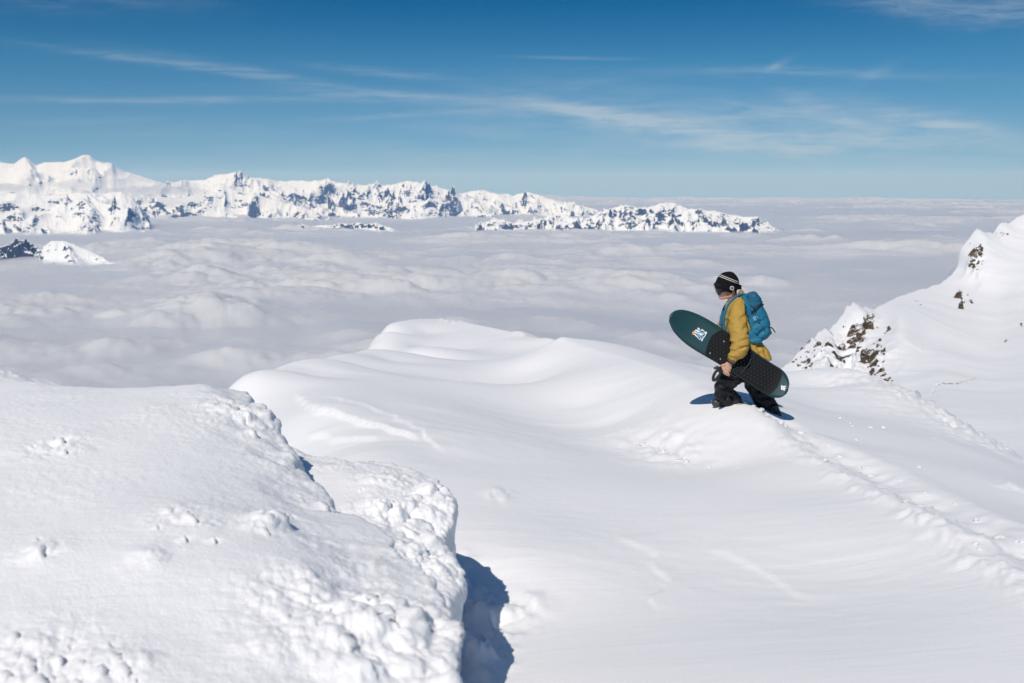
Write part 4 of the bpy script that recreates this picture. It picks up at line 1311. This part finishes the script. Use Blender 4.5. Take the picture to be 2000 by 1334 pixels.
def gog_strip(bm, a0, a1, n, grow, top, bot, thick):
    outer_t, outer_b, inner_t, inner_b = [], [], [], []
    for i in range(n + 1):
        a = math.radians(a0 + (a1 - a0) * i / n)
        f = 0.012 + (0.138 + grow) * math.cos(a) ** 0.85 if math.cos(a) > 0 else 0.012
        la = (0.100 + grow) * math.sin(a)
        tu = top - 0.006 * math.sin(a) ** 2
        bu = bot + 0.036 * math.sin(a) ** 2 + 0.014 * math.exp(-(a / 0.16) ** 2)
        outer_t.append(bm.verts.new(H(f - 0.000, tu, la))); outer_b.append(bm.verts.new(H(f - 0.020, bu, la * 0.97)))
        inner_t.append(bm.verts.new(H(f - thick, tu, la * 0.86))); inner_b.append(bm.verts.new(H(f - thick - 0.02, bu, la * 0.84)))
    for i in range(n):
        bm.faces.new((outer_t[i], outer_b[i], outer_b[i + 1], outer_t[i + 1]))
        bm.faces.new((inner_t[i], inner_t[i + 1], inner_b[i + 1], inner_b[i]))
        bm.faces.new((outer_t[i], outer_t[i + 1], inner_t[i + 1], inner_t[i]))
        bm.faces.new((outer_b[i], inner_b[i], inner_b[i + 1], outer_b[i + 1]))
    for i in (0, n):
        bm.faces.new((outer_t[i], inner_t[i], inner_b[i], outer_b[i]))


bm = bmesh.new(); gog_strip(bm, -82, 82, 28, 0.0, 0.010, -0.103, 0.030)
part('frame', bm_mesh('frame', bm, False), simple_mat('goggle_frame', (0.012, 0.012, 0.013), 0.4), gog)
bm = bmesh.new(); gog_strip(bm, -70, 70, 28, 0.004, 0.001, -0.094, 0.006)
part('lens', bm_mesh('lens', bm), M_LENS, gog)
bm = bmesh.new()
n = 40
lo, hi = [], []
for i in range(n + 1):
    a = math.radians(78 + 204 * i / n)
    f = -0.006 + 0.1235 * math.cos(a); la = 0.112 * math.sin(a)
    uu = -0.036 + 0.012 * math.cos(a)
    lo.append(bm.verts.new(H(f, uu - .020, la))); hi.append(bm.verts.new(H(f, uu + .020, la * 0.995)))
for i in range(n):
    bm.faces.new((lo[i], lo[i + 1], hi[i + 1], hi[i]))
part('strap', bm_mesh('strap', bm), M_KNIT, gog)
# round white badge on the strap
bm = bmesh.new()
bc = Vector(H(-0.008, -0.040, 0.0)); bc.y = HC.y - 0.117
for k in range(32):
    pass
circ = [bc + Vector((math.cos(a) * .0185, -.0015 - .0 * a, math.sin(a) * .0185)) for a in [2 * math.pi * k / 32 for k in range(33)]]
ring_tube(bm, circ, .0030, 6, cap=False)
ring_tube(bm, [bc + Vector((.002, -.001, .009)), bc + Vector((-.002, -.001, .003)), bc + Vector((-.002, -.001, -.009))], [.0028, .0034, .0028], 6)
part('badge', bm_mesh('badge', bm), M_LOGOW, gog)

# thin dark strip along the upper lip
bm = bmesh.new()
capsule(bm, [H(0.096, -0.112, 0.030), H(0.112, -0.108, 0.012), H(0.115, -0.107, 0), H(0.112, -0.108, -0.012), H(0.096, -0.112, -0.030)], [.004, .006, .006, .006, .004], 8)
part('lip_strip', bm_mesh('lip_strip', bm), M_LIPDARK)

# ---- backpack -----------------------------------------------------------
pack = empty('backpack', B(1480, 668, 0))
tag(pack, 'blue backpack with black buckles worn on the back of the ochre jacket', 'backpack')


def slab(bm, prof, slices, k=5):
    """closed solid from a side profile (px,py) swept across dy; slices: dy, scale"""
    p = smooth_pts(list(prof) + [prof[0]], k)[:-1]
    c = p.mean(0)
    rings = [[bm.verts.new(B(*(c + (q - c) * s), dy)) for q in p] for dy, s in slices]
    n = len(p)
    for i in range(len(rings) - 1):
        for j in range(n):
            bm.faces.new((rings[i][j], rings[i][(j + 1) % n], rings[i + 1][(j + 1) % n], rings[i + 1][j]))
    bm.faces.new(rings[0][::-1]); bm.faces.new(rings[-1])


def pack_folds(co):
    px, py = pxcoords(co)
    d = 0.011 * (ridged(px / 24 + py / 50, py / 19 - px / 60, 3) - 0.75) + 0.003 * perlin(px / 6, py / 6, co[:, 1] * 12)
    low = np.exp(-((px - 1484) / 16) ** 2 - ((py - 645) / 18) ** 2)
    return d + 0.014 * low * np.sin((px * 0.8 + py) / 4.2 + 1.5 * perlin(px / 12, py / 12))


SL = [(-.185, .55), (-.175, .82), (-.145, .97), (-.08, 1.0), (.08, 1.0), (.145, .97), (.175, .82), (.185, .55)]
bm = bmesh.new()
slab(bm, [(1449, 577), (1458, 572), (1470, 573), (1482, 583), (1493, 601), (1503, 622), (1506.5, 644), (1503, 658), (1491, 667), (1476, 669), (1465, 664), (1463.5, 645), (1459.5, 622), (1452, 599)], SL)
bag = part('bag', fuse('bag', bm, 0.010, 4, pack_folds), M_PACK, pack)
bm = bmesh.new()
slab(bm, [(1457, 573.5), (1466, 569.5), (1475, 570.5), (1482, 577), (1488.5, 590), (1486.5, 597), (1478, 603), (1470, 605), (1464, 597), (1459, 585)], [(a * 1.08, s * .99) for a, s in SL])
part('lid', fuse('lid', bm, 0.009, 3, pack_folds), M_PACKDK, pack)
bm = bmesh.new()
slab(bm, [(1449, 578), (1455, 577), (1463, 592), (1469, 608), (1467, 612), (1459, 604), (1453, 592)], [(-.196, .55), (-.192, .9), (-.180, 1.0), (-.15, 1.0)])
part('side_panel', fuse('side_panel', bm, 0.007, 3), M_PACK, pack)
bm = bmesh.new()
slab(bm, [(1469, 620), (1478, 616), (1481, 622), (1473, 628)], [(-.196, .85), (-.192, 1.0), (-.16, 1.0)])
part('patch', fuse('patch', bm, 0.005, 2), M_PACKLT, pack)
bm = bmesh.new()
slab(bm, [(1461, 651), (1469, 648), (1484, 660), (1492, 666), (1482, 671), (1466, 669), (1461, 664)], [(-.205, .6), (-.20, .93), (-.185, 1.0), (-.12, 1.0)])
part('hip_belt', fuse('hip_belt', bm, 0.007, 3, pack_folds), M_PACK, pack)


def ribbon(bm, rows, w, t):
    q = smooth_pts(rows, 5)
    ring_tube(bm, [B(a, b, c) for a, b, c in q], [(w, t)] * len(q), 10)


def strap_ribbon(bm, rows, w, t):
    """flat strap hugging the chest: wide across the picture, thin towards the camera"""
    q = smooth_pts(rows, 5)
    pts = [B(a, b, c) for a, b, c in q]
    ring_tube(bm, pts, [(w, t)] * len(q), 10, up=(0.0, 1, 0))


bm = bmesh.new()
strap_ribbon(bm, [(1455, 575, -.12), (1446, 575.5, -.135), (1437, 580, -.15), (1429, 587, -.165), (1421, 597, -.190), (1416, 609, -.195), (1413.2, 622, -.185), (1413.4, 634, -.17), (1416, 645, -.17), (1421, 653, -.185)], .0135, .007)
part('shoulder_strap', bm_mesh('shoulder_strap', bm), M_PACK, pack)
bm = bmesh.new()
strap_ribbon(bm, [(1450, 576, .12), (1436, 580, .13), (1422, 590, .15), (1413, 606, .16), (1409, 622, .13), (1407, 636, .10)], .016, .008)
part('shoulder_strap', bm_mesh('shoulder_strap', bm), M_PACKDK, pack)
bm = bmesh.new()
q = [B(*r) for r in [(1443, 577, -.05), (1444.5, 569, -.05), (1448, 566.5, -.05), (1450.5, 569.5, -.05), (1449.5, 576, -.05)]]
ring_tube(bm, q, [(.012, .006)] * 5, 8)
part('haul_loop', bm_mesh('haul_loop', bm), simple_mat('ochre_webbing', (0.36, 0.22, 0.04), 0.8, grain=0.6, gscale=160), pack)
bm = bmesh.new()
for rows in ([(1488, 588, -.14), (1486, 594, -.185), (1480, 600, -.206), (1472, 606, -.206), (1468, 611, -.196)], ):
    ribbon(bm, rows, .010, .004)
part('compression_strap', bm_mesh('compression_strap', bm), M_BLACK, pack)
for (px, py, dy, sx, sz, rot) in [(1488.5, 594.5, -.13, .030, .024, .5), (1474.5, 604, -.208, .026, .018, .6), (1494.5, 641, -.165, .024, .018, .4), (1484, 623.5, -.19, .012, .010, .4)]:
    bm = bmesh.new()
    bmesh.ops.create_cube(bm, size=1)
    bmesh.ops.transform(bm, matrix=Matrix.Translation(B(px, py, dy)) @ Matrix.Rotation(rot, 4, 'Y') @ Matrix.Diagonal((sx, .02, sz, 1)), verts=bm.verts)
    bmesh.ops.bevel(bm, geom=bm.edges[:], offset=.003, segments=2, affect='EDGES')
    part('buckle', bm_mesh('buckle', bm, False), M_BLACK, pack)
bm = bmesh.new()
ribbon(bm, [(1494, 641, -.16), (1502, 641, -.15), (1506.5, 640, -.12), (1510, 643, -.12), (1514, 649.5, -.13)], .006, .003)
part('loose_strap', bm_mesh('loose_strap', bm), M_BLACK, pack)
bm = bmesh.new()
ribbon(bm, [(1473, 606, -.19), (1480, 625, -.197), (1490, 638, -.185), (1497, 655, -.16)], .005, .003)
part('side_cord', bm_mesh('side_cord', bm), M_PACKDK, pack)

# ---- snowboard ------------------------------------------------------------
board = empty('snowboard', B(1425, 691, -.3))
tag(board, 'teal binding free snowboard with black studded pad carried under the arm', 'snowboard')
NOSE, TAIL = np.array([1306.5, 622.]), np.array([1542., 756.])
AXD = (TAIL - NOSE) / np.linalg.norm(TAIL - NOSE); AXN = np.array([AXD[1], -AXD[0]])   # AXN points up in the picture
BLEN = np.linalg.norm(TAIL - NOSE)


def board_dy(px, py, lift=0.0):
    r = np.array([px, py]) - NOSE
    t, v = r @ AXD / BLEN, r @ AXN
    rock = -0.075 * max(0, (0.22 - t) / 0.22) ** 2 - 0.045 * max(0, (t - 0.85) / 0.15) ** 2
    return -0.295 + rock + 0.0016 * v - lift + 0.035 * (0.5 - t)


OUTL = [(1306, 627), (1307.3, 618), (1311.3, 611), (1319, 606.5), (1330, 604.8), (1343, 606.6), (1357, 611.3), (1373, 618.5), (1390, 628), (1408, 639.6), (1430, 654.8), (1450, 669.5), (1470, 684), (1490, 698), (1510, 711), (1524, 719.5), (1533, 727.5),
        (1539, 737), (1542, 748), (1541, 759), (1536.5, 769), (1529, 775), (1520, 777.3), (1511, 776.4), (1500, 772.6), (1485, 763.5), (1465, 750), (1442, 735), (1420, 722), (1400, 709), (1376, 695), (1355, 682.6), (1338, 670.5), (1324, 657.5), (1313, 643.5)]
OUT2 = smooth_pts(OUTL + [OUTL[0]], 4)[:-1]


def shrink(poly, k):
    """inset a closed pixel outline by k px"""
    p = np.array(poly, float); c = p.mean(0)
    t = np.roll(p, -1, 0) - np.roll(p, 1, 0); nn = np.stack([t[:, 1], -t[:, 0]], -1); nn /= np.linalg.norm(nn, axis=1)[:, None]
    if ((p - c) * nn).sum() < 0: nn = -nn
    return p - nn * k


def sheet(bm, poly, lift, k=9):
    """filled, curved sheet following the board's deck inside an outline"""
    vs = [bm.verts.new(B(a, b, board_dy(a, b, lift))) for a, b in poly]
    f = bm.faces.new(vs)
    return vs


def board_solid(poly, lift0, lift1, bevel=0.0):
    """plate between two lifts, triangulated so that it follows the rocker"""
    bm = bmesh.new()
    p = np.array(poly)
    # strips across the board: sort by axis position
    a = (p - NOSE) @ AXD; v = (p - NOSE) @ AXN
    ts = np.linspace(a.min() + .3, a.max() - .3, 64)
    closed_a = np.append(a, a[0]); closed_v = np.append(v, v[0])
    rows = []
    for t in ts:
        xs = []
        for i in range(len(p)):
            a0, a1 = closed_a[i], closed_a[i + 1]
            if (a0 - t) * (a1 - t) <= 0 and a0 != a1:
                xs.append(closed_v[i] + (closed_v[i + 1] - closed_v[i]) * (t - a0) / (a1 - a0))
        if len(xs) >= 2:
            rows.append((t, min(xs), max(xs)))
    lay = []
    for lf in (lift1, lift0):
        g = []
        for t, v0, v1 in rows:
            row = []
            for k in range(7):
                q = NOSE + AXD * t + AXN * (v0 + (v1 - v0) * k / 6)
                row.append(bm.verts.new(B(q[0], q[1], board_dy(q[0], q[1], lf))))
            g.append(row)
        lay.append(g)
    T, Bt = lay
    n = len(rows)
    for i in range(n - 1):
        for k in range(6):
            bm.faces.new((T[i][k], T[i][k + 1], T[i + 1][k + 1], T[i + 1][k]))
            bm.faces.new((Bt[i][k], Bt[i + 1][k], Bt[i + 1][k + 1], Bt[i][k + 1]))
        for k in (0, 6):
            bm.faces.new((T[i][k], T[i + 1][k], Bt[i + 1][k], Bt[i][k]))
    for i in (0, n - 1):
        for k in range(6):
            bm.faces.new((T[i][k], T[i][k + 1], Bt[i][k + 1], Bt[i][k]))
    return bm


part('core', bm_mesh('core', board_solid(OUT2, -.006, .005), False), M_EDGE, board)
part('deck', bm_mesh('deck', board_solid(shrink(OUT2, 0.9), .0035, .0075), True), M_TEAL, board)
PADL = [(1411, 643.8), (1400, 648.5), (1391, 655), (1385.5, 664), (1381.5, 674), (1377, 693.0), (1400, 706.6), (1420, 719.6), (1442, 732.6), (1465, 747.6), (1485, 761), (1501, 770.5), (1508, 767), (1514, 761), (1520, 753), (1525.5, 741), (1528.5, 725.5), (1510, 713.6), (1490, 700.8), (1470, 686.8), (1450, 672.4), (1430, 657.6)]
PAD2 = PADL
part('traction_pad', bm_mesh('traction_pad', board_solid(PAD2, .0065, .013), False), M_PAD, board)
# studs of the pad
bm = bmesh.new()
padv = np.array(PAD2)
c0 = padv.mean(0)
i = 0
for t in np.arange(50, BLEN - 8, 7.6):
    i += 1
    for v in np.arange(-30, 31, 6.4):
        q = NOSE + AXD * (t + (3.8 if int(round((v + 30) / 6.4)) % 2 else 0)) + AXN * v
        if float(poly_sd(np.array([q[0]]), np.array([q[1]]), list(shrink(padv, 2.6)))[0]) > 0:
            continue
        c = B(q[0], q[1], board_dy(q[0], q[1], .0125))
        b0 = [bm.verts.new(c + Vector((math.cos(a) * .0115, 0, math.sin(a) * .0115))) for a in [k * math.pi / 3 for k in range(6)]]
        b1 = [bm.verts.new(c + Vector((math.cos(a) * .0055, -.0085, math.sin(a) * .0055))) for a in [k * math.pi / 3 for k in range(6)]]
        for k in range(6):
            bm.faces.new((b0[k], b0[(k + 1) % 6], b1[(k + 1) % 6], b1[k]))
        bm.faces.new(b1)
studs = part('stud', bm_mesh('stud', bm, False), M_STUD, board)
studs['kind'] = 'stuff'


def flat_poly(bm, poly, lift=.0085):
    bm.faces.new([bm.verts.new(B(a, b, board_dy(a, b, lift))) for a, b in poly])


# mountain-and-sun print on the nose: white fan of ridges, pale blue ribs, orange disc
logo = part('nose_print', (lambda bm: (flat_poly(bm, [(1356, 646.5), (1359, 643.6), (1361.2, 644.4), (1362.4, 640.2), (1365.5, 640.4), (1368.5, 643.6), (1371, 642.8), (1375, 645.5), (1377.5, 647.8), (1381.2, 648.4), (1379.6, 652.5), (1377.6, 656.4), (1374.2, 660.6), (1371, 667), (1368.4, 664.2), (1365.8, 663.8), (1362, 659.2), (1358.2, 656.2), (1355.2, 652.6)]), bm_mesh('nose_print', bm, False))[1])(bmesh.new()), M_LOGOW, board)
part('sun_disc', (lambda bm: (flat_poly(bm, [(1354.6 + 2.8 * math.cos(a), 650.6 + 3.6 * math.sin(a)) for a in [k * math.pi / 8 for k in range(16)]], .0088), bm_mesh('sun_disc', bm, False))[1])(bmesh.new()), M_LOGOO, logo)
for poly in ([(1358, 652.5), (1364, 651), (1369, 654.5), (1369.5, 665.5), (1363.5, 660)], [(1366, 643.5), (1377.5, 650), (1372, 650.5), (1366.5, 648)], [(1371.5, 653), (1378.8, 652.3), (1373.3, 660.5)]):
    part('ridge_print', (lambda bm: (flat_poly(bm, poly, .0090), bm_mesh('ridge_print', bm, False))[1])(bmesh.new()), M_LOGOB, logo)
for rows in ([(1358, 646.5), (1363, 649.5), (1369.5, 650), (1376.5, 652)], [(1361.5, 642.5), (1367, 646.5), (1374, 649)], [(1359, 654.5), (1363.5, 653.4), (1368.5, 656.5), (1376, 653.5)], [(1366, 660.5), (1368, 656.5), (1372.5, 661)], [(1366, 640.8), (1370, 646), (1377, 648.5)], [(1369, 665), (1370.5, 659), (1377.5, 653)], [(1356, 651), (1360.5, 651.6), (1364, 657.5), (1366.5, 663)]):
    bm = bmesh.new()
    ring_tube(bm, [B(a, b, board_dy(a, b, .0088)) for a, b in smooth_pts(rows, 3)], (.0034), 5)
    part('line_print', bm_mesh('line_print', bm), M_PACKDK, logo)
# lattice mark on the tail
bm = bmesh.new()
mk = np.array([1530.2, 757.6])
for off in (-2.6, 0.4, 3.2):
    p0, p1 = mk + np.array([off * .9 - 1.6, -4.6 + off * .3]), mk + np.array([off * .9 - 1.2 , 4.6 + off * .3])
    flat_poly(bm, [p0 + (-.9, 0), p0 + (.9, .3), p1 + (.9, 0), p1 + (-.9, -.3)])
for off in (-2.8, 1.2):
    p0, p1 = mk + np.array([-4.9, off + .8]), mk + np.array([5.0, off - .6])
    flat_poly(bm, [p0 + (0, -.8), p1 + (0, -.8), p1 + (0, .8), p0 + (0, .8)], .0089)
part('tail_print', bm_mesh('tail_print', bm, False), M_LOGOW, board)
for (px, py) in [(1414.5, 667.5), (1407, 701.5), (1466, 702.5), (1387, 690)]:
    bm = bmesh.new()
    c = B(px, py, board_dy(px, py, .016))
    blob(bm, c, (.009, .006, .009), sub=2)
    part('bolt', bm_mesh('bolt', bm), M_STEEL, board)
# leash: cord from the pad to the hand and a hanging wrist loop
bm = bmesh.new()
rows = [(1466, 702.5, -.318), (1464, 709, -.335), (1459, 716, -.345), (1452, 724, -.345), (1444, 731, -.345), (1437, 735.5, -.352), (1431, 733, -.36), (1424, 726, -.372)]
ring_tube(bm, [B(*r) for r in smooth_pts(rows, 5)], .0065, 8)
leash = part('leash', bm_mesh('leash', bm), M_CORD, board)
bm = bmesh.new()
rows = [(1409, 718, -.36), (1401, 723, -.365), (1395.5, 730, -.365), (1393, 738, -.362), (1393.8, 742.8, -.36), (1397.5, 741.2, -.358), (1403, 735, -.355), (1408, 728, -.352), (1410.5, 721, -.35)]
ring_tube(bm, [B(*r) for r in smooth_pts(rows, 5)], [(.015, .007)] * (5 * 8 + 1), 8)
part('wrist_loop', bm_mesh('wrist_loop', bm), M_CORD, leash)
bm = bmesh.new()
capsule(bm, [B(1396, 719, -.36), B(1400, 717.5, -.366), B(1404, 721, -.366), B(1406, 726, -.36)], [.012, .018, .022, .016], 10)
part('knot', bm_mesh('knot', bm), M_CORD, leash)

# ================================================================== LOOSE SNOW
M_CLOD = simple_mat('loose_snow', (0.70, 0.71, 0.735), 0.8, spec=0.1)


def clod_mesh(seed):
    bm = bmesh.new()
    bmesh.ops.create_icosphere(bm, subdivisions=3, radius=1)
    co = np.array([v.co[:] for v in bm.verts])
    k = 0.8 + 0.32 * fbm(co[:, 0] * 1.3 + seed, co[:, 1] * 1.3, co[:, 2] * 1.3, 3) + 0.10 * perlin(co[:, 0] * 5, co[:, 1] * 5, co[:, 2] * 5 + seed)
    for v, s in zip(bm.verts, k):
        v.co *= s
        v.co.z *= 0.72
    me = bpy.data.meshes.new('snow_clod'); bm.to_mesh(me); bm.free()
    me.polygons.foreach_set('use_smooth', np.ones(len(me.polygons), bool))
    me.materials.append(M_CLOD)
    return me


CLODS = [clod_mesh(s * 3.1) for s in range(6)]
rc = random.Random(21)


def clod(px, py, d, r, label, group):
    p = at(px, py, d)
    o = bpy.data.objects.new('snow_clod', CLODS[rc.randrange(6)])
    COL.objects.link(o)
    o.location = (p.x, p.y, ground_z(p.x, p.y) + r * 0.1)
    o.rotation_euler = (rc.uniform(-.5, .5), rc.uniform(-.5, .5), rc.uniform(0, 6.28))
    o.scale = (r * rc.uniform(.8, 1.25), r * rc.uniform(.8, 1.25), r * rc.uniform(.7, 1.0))
    tag(o, label, 'snow clod', group)


TP = dens([(1545, 830, 9.75), (1625, 878, 8.75), (1705, 920, 7.95), (1800, 975, 6.95), (1900, 1030, 6.1), (2000, 1086, 5.4)], 6)
for k in range(26):
    px, py, dd = TP[rc.randrange(len(TP))]
    off = rc.choice((-1, 1)) * abs(rc.gauss(0.17, 0.09))
    clod(px + off / dd * F * 0.9, py + rc.uniform(-4, 8), dd, rc.uniform(0.014, 0.036), 'white snow clod thrown up along the boot track', 'snow clods along the boot track')
for px, py, dd in [(1660, 840, 11.3), (1700, 842, 11.2), (1672, 868, 10.0), (1640, 830, 11.8), (1725, 838, 11.5), (1795, 928, 8.4), (1665, 847, 11.0)]:
    clod(px, py, dd, rc.uniform(0.02, 0.04), 'small snow clod fallen on the grey slope right of the track', 'clods on the slope beyond the track')
for px, py, dd in [(1255, 873, 10.1), (1267, 878, 10.0), (1284, 884, 9.8), (1296, 888, 9.7), (1310, 894, 9.5), (1325, 900, 9.3), (1340, 905, 9.2), (1216, 850, 10.9), (1226, 856, 10.8), (1385, 913, 8.95), (1440, 920, 8.7)]:
    clod(px, py, dd, rc.uniform(0.018, 0.04), 'small snow clod lying in the hollow below the walker', 'clods in the hollow below the walker')
for px, py, dd in [(1395, 784, 10.55), (1402, 787, 10.5), (1412, 790, 10.45), (1428, 789, 10.42), (1443, 792, 10.35), (1456, 795, 10.28), (1472, 799, 10.2), (1486, 806, 10.1), (1499, 813, 10.0), (1512, 819, 9.9), (1524, 826, 9.8), (1535, 828, 9.85)]:
    clod(px, py, dd, rc.uniform(0.025, 0.05), "snow clod pushed up against the walker's boots", "snow pushed up at the walker's boots")
